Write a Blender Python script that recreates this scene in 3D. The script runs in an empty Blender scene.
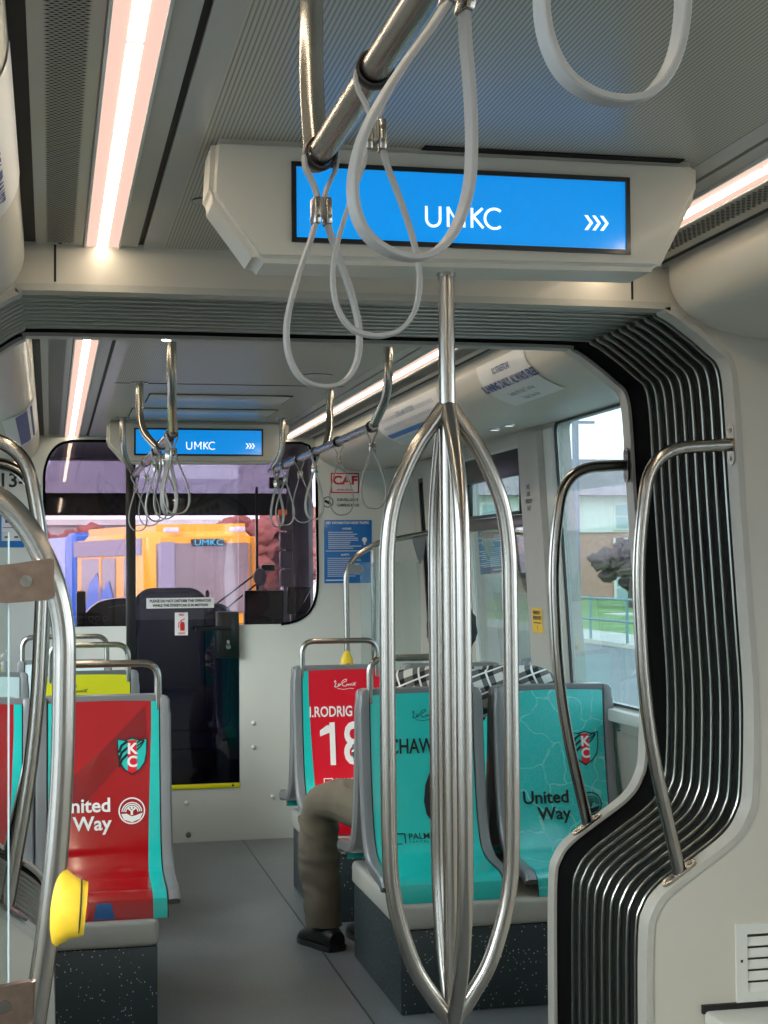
import bpy, bmesh, math, random
from mathutils import Vector, Matrix
random.seed(7)
PI = math.pi
sc = bpy.context.scene
COL = sc.collection
XC = 0.687                      # centre line of the vehicle
H = 1.474                       # eye height
CEIL = 2.188

# ------------------------------------------------------------------ materials
def lin(c):
    return tuple(((v/255)/12.92 if v <= 10 else (((v/255)+.055)/1.055)**2.4) for v in c) + (1,)
MATS = {}
def mat(name, rgb, rough=.5, metal=0, emit=0, base=None, spec=.5, coat=0, noise=0, nscale=20, bump=0, bscale=200, aniso=None):
    m = bpy.data.materials.new(name); m.use_nodes = True
    nt = m.node_tree; b = nt.nodes['Principled BSDF']
    b.inputs['Base Color'].default_value = lin(rgb)
    b.inputs['Roughness'].default_value = rough
    b.inputs['Metallic'].default_value = metal
    b.inputs['Specular IOR Level'].default_value = spec
    b.inputs['Coat Weight'].default_value = coat
    b.inputs['Coat Roughness'].default_value = .08
    if emit:
        b.inputs['Emission Color'].default_value = lin(rgb)
        b.inputs['Emission Strength'].default_value = emit
        if base: b.inputs['Base Color'].default_value = lin(base)
    tc = nt.nodes.new('ShaderNodeTexCoord')
    if noise:
        n = nt.nodes.new('ShaderNodeTexNoise'); n.inputs['Scale'].default_value = nscale
        n.inputs['Detail'].default_value = 4
        nt.links.new(tc.outputs['Object'], n.inputs['Vector'])
        r = nt.nodes.new('ShaderNodeValToRGB')
        c = lin(rgb)
        r.color_ramp.elements[0].position = .3; r.color_ramp.elements[1].position = .7
        r.color_ramp.elements[0].color = tuple(v*(1-noise) for v in c[:3])+(1,)
        r.color_ramp.elements[1].color = tuple(min(1, v*(1+noise)) for v in c[:3])+(1,)
        nt.links.new(n.outputs['Fac'], r.inputs['Fac']); nt.links.new(r.outputs['Color'], b.inputs['Base Color'])
    if bump:
        n2 = nt.nodes.new('ShaderNodeTexNoise'); n2.inputs['Scale'].default_value = bscale
        mp = nt.nodes.new('ShaderNodeMapping')
        if aniso: mp.inputs['Scale'].default_value = aniso
        nt.links.new(tc.outputs['Object'], mp.inputs['Vector']); nt.links.new(mp.outputs['Vector'], n2.inputs['Vector'])
        bp = nt.nodes.new('ShaderNodeBump'); bp.inputs['Strength'].default_value = bump; bp.inputs['Distance'].default_value = .002
        nt.links.new(n2.outputs['Fac'], bp.inputs['Height']); nt.links.new(bp.outputs['Normal'], b.inputs['Normal'])
    MATS[name] = m
    return m

def speckle(name, base, fleck, scale=260, thresh=.86, rough=.4, noise=.12, coat=0, big=6):
    m = mat(name, base, rough, coat=coat)
    nt = m.node_tree; b = nt.nodes['Principled BSDF']
    tc = nt.nodes.new('ShaderNodeTexCoord')
    v = nt.nodes.new('ShaderNodeTexVoronoi'); v.inputs['Scale'].default_value = scale
    v2 = nt.nodes.new('ShaderNodeTexNoise'); v2.inputs['Scale'].default_value = big; v2.inputs['Detail'].default_value = 5
    nt.links.new(tc.outputs['Object'], v.inputs['Vector']); nt.links.new(tc.outputs['Object'], v2.inputs['Vector'])
    sep = nt.nodes.new('ShaderNodeSeparateColor'); nt.links.new(v.outputs['Color'], sep.inputs['Color'])
    gt = nt.nodes.new('ShaderNodeMath'); gt.operation = 'GREATER_THAN'; gt.inputs[1].default_value = thresh
    nt.links.new(sep.outputs['Red'], gt.inputs[0])
    lt = nt.nodes.new('ShaderNodeMath'); lt.operation = 'LESS_THAN'; lt.inputs[1].default_value = .35
    nt.links.new(v.outputs['Distance'], lt.inputs[0])
    mu = nt.nodes.new('ShaderNodeMath'); mu.operation = 'MULTIPLY'
    nt.links.new(gt.outputs[0], mu.inputs[0]); nt.links.new(lt.outputs[0], mu.inputs[1])
    r = nt.nodes.new('ShaderNodeValToRGB'); c = lin(base)
    r.color_ramp.elements[0].position = .3; r.color_ramp.elements[1].position = .7
    r.color_ramp.elements[0].color = tuple(x*(1-noise) for x in c[:3])+(1,)
    r.color_ramp.elements[1].color = tuple(x*(1+noise) for x in c[:3])+(1,)
    nt.links.new(v2.outputs['Fac'], r.inputs['Fac'])
    mx = nt.nodes.new('ShaderNodeMix'); mx.data_type = 'RGBA'
    nt.links.new(mu.outputs[0], mx.inputs['Factor']); nt.links.new(r.outputs['Color'], mx.inputs['A'])
    mx.inputs['B'].default_value = lin(fleck)
    nt.links.new(mx.outputs['Result'], b.inputs['Base Color'])
    return m

def glass(name, tint, refl=.06, rough=.02):
    m = bpy.data.materials.new(name); m.use_nodes = True; nt = m.node_tree
    nt.nodes.remove(nt.nodes['Principled BSDF'])
    t = nt.nodes.new('ShaderNodeBsdfTransparent'); t.inputs['Color'].default_value = lin(tint)
    g = nt.nodes.new('ShaderNodeBsdfGlossy'); g.inputs['Roughness'].default_value = rough
    lw = nt.nodes.new('ShaderNodeLayerWeight'); lw.inputs['Blend'].default_value = .25
    ad = nt.nodes.new('ShaderNodeMath'); ad.operation = 'MULTIPLY_ADD'; ad.inputs[1].default_value = .5; ad.inputs[2].default_value = refl
    nt.links.new(lw.outputs['Fresnel'], ad.inputs[0])
    mx = nt.nodes.new('ShaderNodeMixShader')
    nt.links.new(ad.outputs[0], mx.inputs['Fac']); nt.links.new(t.outputs[0], mx.inputs[1]); nt.links.new(g.outputs[0], mx.inputs[2])
    nt.links.new(mx.outputs[0], nt.nodes['Material Output'].inputs['Surface'])
    MATS[name] = m
    return m

M = MATS
mat('cream', (190, 186, 175), .42, coat=.12, noise=.02, nscale=3)
mat('cream_dark', (168, 163, 152), .4, coat=.15, noise=.02, nscale=3)
mat('cab_white', (205, 207, 202), .4, noise=.02, nscale=4)
mat('ceil_grey', (176, 174, 166), .3, coat=.25)
mat('ceil_plain', (172, 170, 160), .38, coat=.1)
mat('gap_black', (14, 14, 15), .6)
mat('hole_black', (34, 31, 26), .8)
mat('steel', (172, 167, 160), .23, metal=1)
mat('steel_dark', (120, 114, 108), .3, metal=1)
mat('clamp_metal', (146, 124, 110), .32, metal=.9, noise=.15, nscale=60)
mat('hoop_alu', (160, 164, 158), .28, metal=1)
mat('rubber', (22, 28, 30), .45, coat=.1, noise=.25, nscale=50)
mat('rubber_black', (4, 4, 5), .9, spec=.1)
mat('strap_grey', (150, 148, 145), .5)
mat('strap_ring', (44, 38, 34), .45)
mat('shell_grey', (120, 122, 124), .32, coat=.3)
mat('teal', (22, 190, 182), .28, coat=.6)
mat('red', (166, 2, 17), .22, coat=.8)
mat('red_bright', (214, 6, 38), .28, coat=.6)
mat('dark_red', (130, 2, 14), .22, coat=.8)
mat('yellow', (232, 226, 10), .35, coat=.3)
mat('button_yellow', (242, 200, 52), .5, noise=.06, nscale=40)
mat('button_red', (190, 30, 25), .4)
mat('pale_blue', (190, 210, 214), .35, coat=.3)
mat('cap_grey', (172, 170, 162), .45, noise=.03)
speckle('pedestal', (46, 56, 60), (190, 198, 196), scale=165, thresh=.92, rough=.4)
speckle('floor_vinyl', (112, 116, 118), (160, 162, 160), scale=230, thresh=.93, rough=.42, noise=.10, coat=.05, big=3)
mat('white_print', (236, 234, 232), .4)
mat('black_print', (12, 16, 20), .35)
mat('map_line', (110, 205, 205), .3, coat=.6)
mat('blue_print', (20, 90, 150), .35, coat=.4)
mat('navy_text', (44, 66, 128), .5)
mat('black_plastic', (16, 16, 18), .32, coat=.2)
mat('dark_plastic', (44, 44, 48), .4)
mat('screen_blue', (4, 148, 240), .12, emit=.36, coat=.5)
mat('screen_white', (240, 250, 255), .3, emit=.55)
mat('lamp_glow', (255, 212, 194), .6, emit=.55, base=(60, 50, 45), spec=.1)
mat('lamp_core', (255, 236, 205), .4, emit=12, base=(60, 50, 45))
mat('spot_glow', (255, 244, 235), .4, emit=9)
mat('sticker_white', (214, 214, 214), .4)
mat('poster_blue', (24, 112, 190), .4, coat=.2)
mat('caf_red', (190, 24, 34), .4)
mat('pink_faint', (206, 170, 164), .4)
mat('navy_seat', (58, 64, 100), .6, noise=.1, nscale=8)
mat('skin', (112, 70, 50), .5, noise=.08, nscale=20)
mat('hair', (14, 11, 11), .8, bump=.6, bscale=300)
mat('khaki', (112, 102, 86), .85, noise=.12, nscale=12, bump=.4, bscale=40)
mat('shoe_black', (12, 12, 13), .5)
mat('belt', (30, 30, 40), .5)
mat('orange', (230, 120, 40), .4, emit=.3)
mat('tram_yellow', (246, 176, 20), .3, coat=.5)
mat('tram_blue', (40, 110, 205), .3, coat=.5)
mat('tram_pale', (150, 176, 226), .3, coat=.5)
mat('tram_grey', (150, 146, 160), .4)
mat('tram_glass', (120, 108, 104), .12, coat=1, noise=.25, nscale=.8)
mat('sign_teal', (70, 190, 215), .4, emit=.5)
mat('asphalt', (120, 122, 122), .9, noise=.12, nscale=.6)
mat('lawn', (112, 140, 84), .9, noise=.3, nscale=.8)
mat('concrete', (188, 184, 176), .9, noise=.08, nscale=1)
mat('siding', (214, 214, 206), .8, noise=.04, nscale=1)
mat('shingle', (140, 128, 128), .9, noise=.15, nscale=2)
mat('pane_dark', (150, 170, 170), .2)
mat('autumn', (150, 92, 80), .9, noise=.35, nscale=1.5)
mat('bush', (104, 88, 86), .95, noise=.35, nscale=1.5)
mat('bark', (92, 80, 72), .9)
mat('fence_teal', (112, 142, 142), .5)
mat('notice_yellow', (224, 182, 60), .5)
glass('window_glass', (246, 250, 250), .03)
glass('rear_glass', (192, 205, 206), .07)
glass('dark_glass', (80, 78, 84), .05)
glass('cab_glass', (230, 222, 227), .03)
glass('tint_glass', (178, 176, 184), .05)
glass('door_glass', (236, 232, 238), .05)
glass('door_glass_dark', (158, 162, 196), .05)
glass('screen_panel', (244, 248, 246), .03)

def brick_mat():
    m = mat('brick', (186, 140, 124), .9); nt = m.node_tree; b = nt.nodes['Principled BSDF']
    tc = nt.nodes.new('ShaderNodeTexCoord'); br = nt.nodes.new('ShaderNodeTexBrick')
    mp = nt.nodes.new('ShaderNodeMapping'); mp.inputs['Rotation'].default_value = (PI/2, 0, 0)
    br.inputs['Scale'].default_value = 3; br.inputs['Color1'].default_value = lin((190, 146, 128)); br.inputs['Color2'].default_value = lin((174, 128, 114))
    br.inputs['Mortar'].default_value = lin((200, 176, 160))
    nt.links.new(tc.outputs['Object'], mp.inputs[0]); nt.links.new(mp.outputs[0], br.inputs['Vector'])
    nt.links.new(br.outputs['Color'], b.inputs['Base Color'])
brick_mat()

def ribbed_mat():       # fine lengthwise ribs of the ceiling lining
    m = mat('ribbed', (164, 161, 148), .34); nt = m.node_tree; b = nt.nodes['Principled BSDF']
    tc = nt.nodes.new('ShaderNodeTexCoord'); w = nt.nodes.new('ShaderNodeTexWave')
    w.wave_type = 'BANDS'; w.bands_direction = 'X'; w.inputs['Scale'].default_value = 44
    mp = nt.nodes.new('ShaderNodeMapping'); mp.inputs['Rotation'].default_value = (0, 0, 0)
    nt.links.new(tc.outputs['Object'], mp.inputs[0]); nt.links.new(mp.outputs[0], w.inputs['Vector'])
    r = nt.nodes.new('ShaderNodeValToRGB'); r.color_ramp.elements[0].position = .1; r.color_ramp.elements[1].position = .5
    r.color_ramp.elements[0].color = lin((126, 122, 110)); r.color_ramp.elements[1].color = lin((182, 178, 163))
    nt.links.new(w.outputs['Fac'], r.inputs['Fac']); nt.links.new(r.outputs['Color'], b.inputs['Base Color'])
ribbed_mat()

def map_mat():          # teal print with a pale street map on it
    m = mat('teal_map', (40, 180, 176), .26, coat=.6); nt = m.node_tree; b = nt.nodes['Principled BSDF']
    tc = nt.nodes.new('ShaderNodeTexCoord')
    nz = nt.nodes.new('ShaderNodeTexNoise'); nz.inputs['Scale'].default_value = 7
    nt.links.new(tc.outputs['Object'], nz.inputs['Vector'])
    mxv = nt.nodes.new('ShaderNodeMix'); mxv.data_type = 'VECTOR'; mxv.inputs['Factor'].default_value = .12
    nt.links.new(tc.outputs['Object'], mxv.inputs['A']); nt.links.new(nz.outputs['Color'], mxv.inputs['B'])
    prev = lin((34, 188, 184))
    last = None
    for sca, th, col in ((9, .020, (112, 206, 204)), (34, .035, (66, 188, 184))):
        v = nt.nodes.new('ShaderNodeTexVoronoi'); v.feature = 'DISTANCE_TO_EDGE'; v.inputs['Scale'].default_value = sca
        nt.links.new(mxv.outputs['Result'], v.inputs['Vector'])
        lt = nt.nodes.new('ShaderNodeMath'); lt.operation = 'LESS_THAN'; lt.inputs[1].default_value = th
        nt.links.new(v.outputs['Distance'], lt.inputs[0])
        mx = nt.nodes.new('ShaderNodeMix'); mx.data_type = 'RGBA'
        nt.links.new(lt.outputs[0], mx.inputs['Factor'])
        if last is None: mx.inputs['A'].default_value = prev
        else: nt.links.new(last, mx.inputs['A'])
        mx.inputs['B'].default_value = lin(col); last = mx.outputs['Result']
    nt.links.new(last, b.inputs['Base Color'])
map_mat()

def plaid_mat():
    m = mat('plaid', (230, 228, 222), .85); nt = m.node_tree; b = nt.nodes['Principled BSDF']
    tc = nt.nodes.new('ShaderNodeTexCoord'); mp = nt.nodes.new('ShaderNodeMapping')
    mp.inputs['Rotation'].default_value = (.25, .35, .5)
    nt.links.new(tc.outputs['Object'], mp.inputs[0])
    sx = nt.nodes.new('ShaderNodeSeparateXYZ'); nt.links.new(mp.outputs[0], sx.inputs[0])
    acc = None
    for ax in ('X', 'Z'):
        mu = nt.nodes.new('ShaderNodeMath'); mu.operation = 'MULTIPLY'; mu.inputs[1].default_value = 14
        nt.links.new(sx.outputs[ax], mu.inputs[0])
        fr = nt.nodes.new('ShaderNodeMath'); fr.operation = 'FRACT'; nt.links.new(mu.outputs[0], fr.inputs[0])
        gt = nt.nodes.new('ShaderNodeMath'); gt.operation = 'GREATER_THAN'; gt.inputs[1].default_value = .42
        nt.links.new(fr.outputs[0], gt.inputs[0])
        f2 = nt.nodes.new('ShaderNodeMath'); f2.operation = 'COMPARE'; f2.inputs[1].default_value = .70; f2.inputs[2].default_value = .045
        nt.links.new(fr.outputs[0], f2.inputs[0])
        if acc is None: acc = [(gt, f2)]
        else: acc.append((gt, f2))
    a = nt.nodes.new('ShaderNodeMath'); a.operation = 'ADD'
    nt.links.new(acc[0][0].outputs[0], a.inputs[0]); nt.links.new(acc[1][0].outputs[0], a.inputs[1])
    h = nt.nodes.new('ShaderNodeMath'); h.operation = 'MULTIPLY'; h.inputs[1].default_value = .5; nt.links.new(a.outputs[0], h.inputs[0])
    r = nt.nodes.new('ShaderNodeValToRGB'); r.color_ramp.interpolation = 'CONSTANT'
    r.color_ramp.elements[0].color = lin((206, 202, 194)); r.color_ramp.elements[1].position = .4; r.color_ramp.elements[1].color = lin((96, 92, 90))
    e = r.color_ramp.elements.new(.9); e.color = lin((16, 16, 18))
    nt.links.new(h.outputs[0], r.inputs['Fac'])
    l = nt.nodes.new('ShaderNodeMath'); l.operation = 'MAXIMUM'
    nt.links.new(acc[0][1].outputs[0], l.inputs[0]); nt.links.new(acc[1][1].outputs[0], l.inputs[1])
    mx = nt.nodes.new('ShaderNodeMix'); mx.data_type = 'RGBA'; nt.links.new(l.outputs[0], mx.inputs['Factor'])
    nt.links.new(r.outputs['Color'], mx.inputs['A']); mx.inputs['B'].default_value = lin((226, 222, 214))
    nt.links.new(mx.outputs['Result'], b.inputs['Base Color'])
plaid_mat()

# ------------------------------------------------------------------ objects
ORG = {}
def origin_of(p):
    return ORG[p.name] if p is not None else Vector((0, 0, 0))
def tag(o, label=None, cat=None, group=None, kind=None):
    if label: o['label'] = label
    if cat: o['category'] = cat
    if group: o['group'] = group
    if kind: o['kind'] = kind
    return o
def thing(name, label, cat, loc=(0, 0, 0), group=None):
    o = bpy.data.objects.new(name, None); COL.objects.link(o); o.location = loc
    o.empty_display_size = .1
    ORG[o.name] = Vector(loc)
    return tag(o, label, cat, group)
class MB:
    """collects verts and faces in world coordinates"""
    def __init__(s): s.v = []; s.f = []; s.sm = []
    def add(s, vs, fs, smooth=True):
        n = len(s.v); s.v += [tuple(v) for v in vs]; s.f += [tuple(i+n for i in f) for f in fs]; s.sm += [smooth]*len(fs)
        return s
    def box(s, x0, x1, y0, y1, z0, z1, bev=0, seg=2):
        bm = bmesh.new(); bmesh.ops.create_cube(bm, size=1)
        for v in bm.verts: v.co = Vector(((x0+x1)/2+v.co.x*(x1-x0), (y0+y1)/2+v.co.y*(y1-y0), (z0+z1)/2+v.co.z*(z1-z0)))
        if bev: bmesh.ops.bevel(bm, geom=bm.edges[:], offset=bev, segments=seg, profile=.5, affect='EDGES')
        return s.bm(bm, bev > 0)
    def bm(s, bm, smooth=True, fn=None):
        bm.verts.index_update()
        vs = [v.co.copy() for v in bm.verts]
        if fn: vs = [fn(v) for v in vs]
        s.add(vs, [[v.index for v in f.verts] for f in bm.faces], smooth); bm.free()
        return s
    def tube(s, pts, r, n=14, closed=False, caps=True, rr=None):
        pts = [Vector(p) for p in pts]; N = len(pts)
        T = []
        for i in range(N):
            a = pts[(i-1) % N] if closed or i > 0 else pts[i]
            b = pts[(i+1) % N] if closed or i < N-1 else pts[i]
            T.append((b-a).normalized())
        up = Vector((0, 0, 1)) if abs(T[0].z) < .9 else Vector((1, 0, 0))
        nrm = (up - T[0]*up.dot(T[0])).normalized()
        vs = []; fs = []
        for i in range(N):
            nrm = (nrm - T[i]*nrm.dot(T[i])).normalized(); bi = T[i].cross(nrm)
            ri = rr[i] if rr else r
            for k in range(n):
                a = 2*PI*k/n; vs.append(pts[i]+nrm*math.cos(a)*ri+bi*math.sin(a)*ri)
        for i in range(N if closed else N-1):
            for k in range(n):
                j = (i+1) % N
                fs.append((i*n+k, i*n+(k+1) % n, j*n+(k+1) % n, j*n+k))
        if caps and not closed:
            fs.append(tuple(range(n))[::-1]); fs.append(tuple((N-1)*n+k for k in range(n)))
        return s.add(vs, fs)
    def ribbon(s, pts, w, wdir, t, closed=False):
        """flat band: w across (along wdir), t thick"""
        pts = [Vector(p) for p in pts]; N = len(pts); W = Vector(wdir).normalized(); vs = []; fs = []
        prof = [(-1, -.6), (-.85, -1), (.85, -1), (1, -.6), (1, .6), (.85, 1), (-.85, 1), (-1, .6)]
        for i in range(N):
            a = pts[(i-1) % N] if closed or i > 0 else pts[i]
            b = pts[(i+1) % N] if closed or i < N-1 else pts[i]
            T = (b-a).normalized(); nn = T.cross(W).normalized(); ww = nn.cross(T).normalized()
            for (p, q) in prof: vs.append(pts[i]+ww*p*w/2+nn*q*t/2)
        m = 8
        for i in range(N if closed else N-1):
            j = (i+1) % N
            for k in range(m): fs.append((i*m+k, i*m+(k+1) % m, j*m+(k+1) % m, j*m+k))
        if not closed: fs += [tuple(range(m))[::-1], tuple((N-1)*m+k for k in range(m))]
        return s.add(vs, fs)
    def disc(s, c, nrm, r, h=.004, n=24, rx=None):
        c = Vector(c); q = Vector(nrm).normalized(); u = q.orthogonal().normalized(); w = q.cross(u); vs = []
        rx = rx or r
        for d in (0, h):
            for k in range(n): vs.append(c+q*d+u*math.cos(2*PI*k/n)*r+w*math.sin(2*PI*k/n)*rx)
        fs = [tuple(range(n))[::-1], tuple(range(n, 2*n))]+[(k, (k+1) % n, n+(k+1) % n, n+k) for k in range(n)]
        return s.add(vs, fs, False)
    def ball(s, c, r, sub=3, fn=None):
        bm = bmesh.new(); bmesh.ops.create_icosphere(bm, subdivisions=sub, radius=1)
        rr = r if hasattr(r, '__len__') else (r, r, r)
        for v in bm.verts:
            v.co = Vector((v.co.x*rr[0], v.co.y*rr[1], v.co.z*rr[2]))+Vector(c)
        return s.bm(bm, True, fn)
    def grid(s, rows, smooth=True, closed=False):
        n = len(rows[0]); vs = [p for r in rows for p in r]; fs = []
        for i in range(len(rows)-1):
            for k in range(n if closed else n-1):
                fs.append((i*n+k, i*n+(k+1) % n, (i+1)*n+(k+1) % n, (i+1)*n+k))
        return s.add(vs, fs, smooth)
    def build(s, name, m, parent=None, label=None, smooth_angle=35):
        me = bpy.data.meshes.new(name)
        o = Vector((0, 0, 0))
        if parent is not None: o = origin_of(parent)
        elif s.v:
            xs = [v[0] for v in s.v]; ys = [v[1] for v in s.v]; zs = [v[2] for v in s.v]
            o = Vector(((min(xs)+max(xs))/2, (min(ys)+max(ys))/2, min(zs)))
        me.from_pydata([tuple(Vector(v)-o) for v in s.v], [], s.f); me.update()
        for p, q in zip(me.polygons, s.sm): p.use_smooth = q
        bm = bmesh.new(); bm.from_mesh(me); bmesh.ops.recalc_face_normals(bm, faces=bm.faces[:]); bm.to_mesh(me); bm.free()
        me.materials.append(M[m] if isinstance(m, str) else m)
        ob = bpy.data.objects.new(name, me); COL.objects.link(ob)
        if any(s.sm):
            try: me.set_sharp_from_angle(angle=math.radians(smooth_angle))
            except Exception: pass
        if parent is not None:
            ob.parent = parent; ORG[ob.name] = o
        else:
            ob.location = o; ORG[ob.name] = o
        if label: ob['label'] = label
        return ob
def struct(name, mb, m, **k):
    o = mb.build(name, m, **k); o['kind'] = 'structure'; return o

def smooth_path(pts, rad, n=8):
    """polyline with its corners rounded by radius-like distance"""
    pts = [Vector(p) for p in pts]; out = [pts[0]]
    rads = rad if hasattr(rad, '__len__') else [rad]*(len(pts)-2)
    for i in range(1, len(pts)-1):
        a, b, c = pts[i-1], pts[i], pts[i+1]
        d = min(rads[i-1], (a-b).length*.49, (c-b).length*.49)
        p = b+(a-b).normalized()*d; q = b+(c-b).normalized()*d
        for k in range(n+1):
            t = k/n; out.append(p*(1-t)**2+b*2*t*(1-t)+q*t*t)
    out.append(pts[-1]); return out
def catmull(pts, n=6, closed=False):
    pts = [Vector(p) for p in pts]; N = len(pts); out = []
    for i in range(N if closed else N-1):
        g = (lambda k: pts[k % N]) if closed else (lambda k: pts[max(0, min(N-1, k))])
        p0, p1, p2, p3 = g(i-1), g(i), g(i+1), g(i+2)
        for k in range(n):
            t = k/n
            out.append(.5*((2*p1)+(p2-p0)*t+(2*p0-5*p1+4*p2-p3)*t*t+(3*p1-p0-3*p2+p3)*t**3))
    if not closed: out.append(pts[-1])
    return out

def plate(name, outer, holes, fn, thick, m, parent=None, kind=None, rnd=0):
    """flat sheet with holes; outline in (u,v); fn(u,v,d) -> world, d from 0 to thick"""
    cu = bpy.data.curves.new('c', 'CURVE'); cu.dimensions = '2D'; cu.fill_mode = 'BOTH'
    for loop in [outer]+list(holes):
        sp = cu.splines.new('POLY'); sp.points.add(len(loop)-1)
        for p, q in zip(sp.points, loop): p.co = (q[0], q[1], 0, 1)
        sp.use_cyclic_u = True
    o = bpy.data.objects.new('c', cu); COL.objects.link(o)
    dg = bpy.context.evaluated_depsgraph_get(); me = bpy.data.meshes.new_from_object(o.evaluated_get(dg))
    flat = [(v.co.x, v.co.y) for v in me.vertices]; faces = [tuple(p.vertices) for p in me.polygons]
    bpy.data.objects.remove(o); bpy.data.curves.remove(cu); bpy.data.meshes.remove(me)
    mb = MB()
    mb.add([fn(u, v, 0) for u, v in flat], faces, False)
    if thick:
        mb.add([fn(u, v, thick) for u, v in flat], faces, False)
        for loop in [outer]+list(holes):
            n = len(loop); vs = [fn(u, v, 0) for u, v in loop]+[fn(u, v, thick) for u, v in loop]
            mb.add(vs, [(k, (k+1) % n, n+(k+1) % n, n+k) for k in range(n)], True)
    o = mb.build(name, m, parent)
    if kind: o['kind'] = kind
    return o

def text2d(txt, size, bold=0, align='CENTER', sx=1, spacing=1):
    cu = bpy.data.curves.new('t', 'FONT'); cu.body = txt; cu.size = size; cu.align_x = align; cu.align_y = 'CENTER'
    cu.offset = bold; cu.resolution_u = 3; cu.space_character = spacing
    o = bpy.data.objects.new('t', cu); COL.objects.link(o)
    dg = bpy.context.evaluated_depsgraph_get(); me = bpy.data.meshes.new_from_object(o.evaluated_get(dg))
    vs = [(v.co.x*sx, v.co.y) for v in me.vertices]; fs = [tuple(p.vertices) for p in me.polygons]
    bpy.data.objects.remove(o); bpy.data.curves.remove(cu); bpy.data.meshes.remove(me)
    return vs, fs
def ring2d(cx, cy, r0, r1, a0=0, a1=360, n=28):
    vs = []; fs = []
    for k in range(n+1):
        a = math.radians(a0+(a1-a0)*k/n)
        vs += [(cx+r0*math.cos(a), cy+r0*math.sin(a)), (cx+r1*math.cos(a), cy+r1*math.sin(a))]
    for k in range(n): fs.append((2*k, 2*k+1, 2*k+3, 2*k+2))
    return vs, fs
def poly2d(p): return list(p), [tuple(range(len(p)))]
def line2d(pts, w):
    pts = [Vector((p[0], p[1])) for p in pts]; vs = []; fs = []
    for i, p in enumerate(pts):
        a = pts[max(0, i-1)]; b = pts[min(len(pts)-1, i+1)]; t = (b-a).normalized(); q = Vector((-t.y, t.x))
        vs += [tuple(p-q*w/2), tuple(p+q*w/2)]
    for i in range(len(pts)-1): fs.append((2*i, 2*i+1, 2*i+3, 2*i+2))
    return vs, fs
def shift(sh, dx, dy): return [(x+dx, y+dy) for x, y in sh[0]], sh[1]
def rect2d(x0, x1, y0, y1, nx=1, ny=1):
    vs = [(x0+(x1-x0)*i/nx, y0+(y1-y0)*j/ny) for j in range(ny+1) for i in range(nx+1)]
    fs = [(j*(nx+1)+i, j*(nx+1)+i+1, (j+1)*(nx+1)+i+1, (j+1)*(nx+1)+i) for j in range(ny) for i in range(nx)]
    return vs, fs
def decal(name, shapes, fn, m, parent, label=None):
    """thin printed shapes laid on a surface fn(u,v)->world"""
    mb = MB()
    for vs, fs in shapes: mb.add([fn(u, v) for u, v in vs], fs, False)
    return mb.build(name, m, parent, label)

def mir(x): return 2*XC-x

# ------------------------------------------------------------------ camera
R = Vector((0.97706, -0.21205, 0)); 
def cam_axes(yaw, pitch, roll):
    w = Vector((math.sin(yaw)*math.cos(pitch), math.cos(yaw)*math.cos(pitch), math.sin(pitch)))
    r = Vector((math.cos(yaw), -math.sin(yaw), 0)); u = r.cross(w)
    return r*math.cos(roll)-u*math.sin(roll), u*math.cos(roll)+r*math.sin(roll), w
cd = bpy.data.cameras.new('camera'); cam = bpy.data.objects.new('camera', cd); COL.objects.link(cam)
r_, u_, w_ = cam_axes(math.radians(12.245413), math.radians(2.0575), .008)
cam.matrix_world = Matrix(((r_.x, u_.x, -w_.x, 0), (r_.y, u_.y, -w_.y, 0), (r_.z, u_.z, -w_.z, H), (0, 0, 0, 1)))
cd.sensor_fit = 'AUTO'; cd.sensor_width = 36; cd.lens = 1540/1024*36; cd.clip_start = .05; cd.clip_end = 400
sc.camera = cam

# ------------------------------------------------------------------ shell of the vehicle
Y0, YG1, YG2, YB = -2.4, 3.43, 4.115, 8.40       # rear end, gangway portals, cab bulkhead
YE = 10.3
struct('floor', MB().box(mir(2.2), 2.2, Y0, YE, -.06, 0), 'floor_vinyl')
# narrow seams of the floor covering
fs = MB()
fs.box(1.02, 1.026, 4.15, 8.4, 0, .0012)
struct('trim_1', fs, 'dark_plastic')

def wx(z): return 1.98+.06*(2.03-z)/1.05 if z < 2.03 else 1.98
def side(s):             # s=+1 right, -1 left : map from (y,z,depth outward) to world
    def fn(u, v, d):
        x = wx(v)+d
        return (x, u, v) if s > 0 else (mir(x), u, v)
    return fn
def rr(u0, u1, v0, v1, r=.04, n=4):
    out = []
    for cx, cy, a in ((u1-r, v1-r, 0), (u0+r, v1-r, 90), (u0+r, v0+r, 180), (u1-r, v0+r, 270)):
        for k in range(n+1):
            t = math.radians(a+90*k/n); out.append((cx+r*math.cos(t), cy+r*math.sin(t)))
    return out
W1 = rr(4.35, 5.90, .955, 2.052, .03)
W2 = rr(6.30, 7.30, .90, 2.00, .03)
W3 = rr(8.02, 8.26, .60, 1.96, .02)
plate('wall_right', [(YG2, 0), (YE, 0), (YE, 2.26), (YG2, 2.26)], [W1, W2, W3], side(1), .07, 'cream', kind='structure')
plate('wall_left', [(YG2, 0), (YE, 0), (YE, 2.26), (YG2, 2.26)], [rr(4.35, 5.90, .955, 2.052), rr(6.3, 7.9, .9, 2.0)], side(-1), .07, 'cream', kind='structure')
FW = [rr(-2.1, -.4, .95, 2.0), rr(-.2, 1.3, .95, 2.0), rr(1.5, 2.9, .95, 2.0)]
plate('wall_right', [(Y0, 0), (YG1+.03, 0), (YG1+.03, 2.26), (Y0, 2.26)], FW, side(1), .07, 'cream', kind='structure')
plate('wall_left', [(Y0, 0), (YG1+.03, 0), (YG1+.03, 2.26), (Y0, 2.26)], FW, side(-1), .07, 'cream', kind='structure')
struct('wall_back', MB().box(mir(2.1), 2.1, Y0-.06, Y0, 0, 2.26), 'cream')
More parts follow.
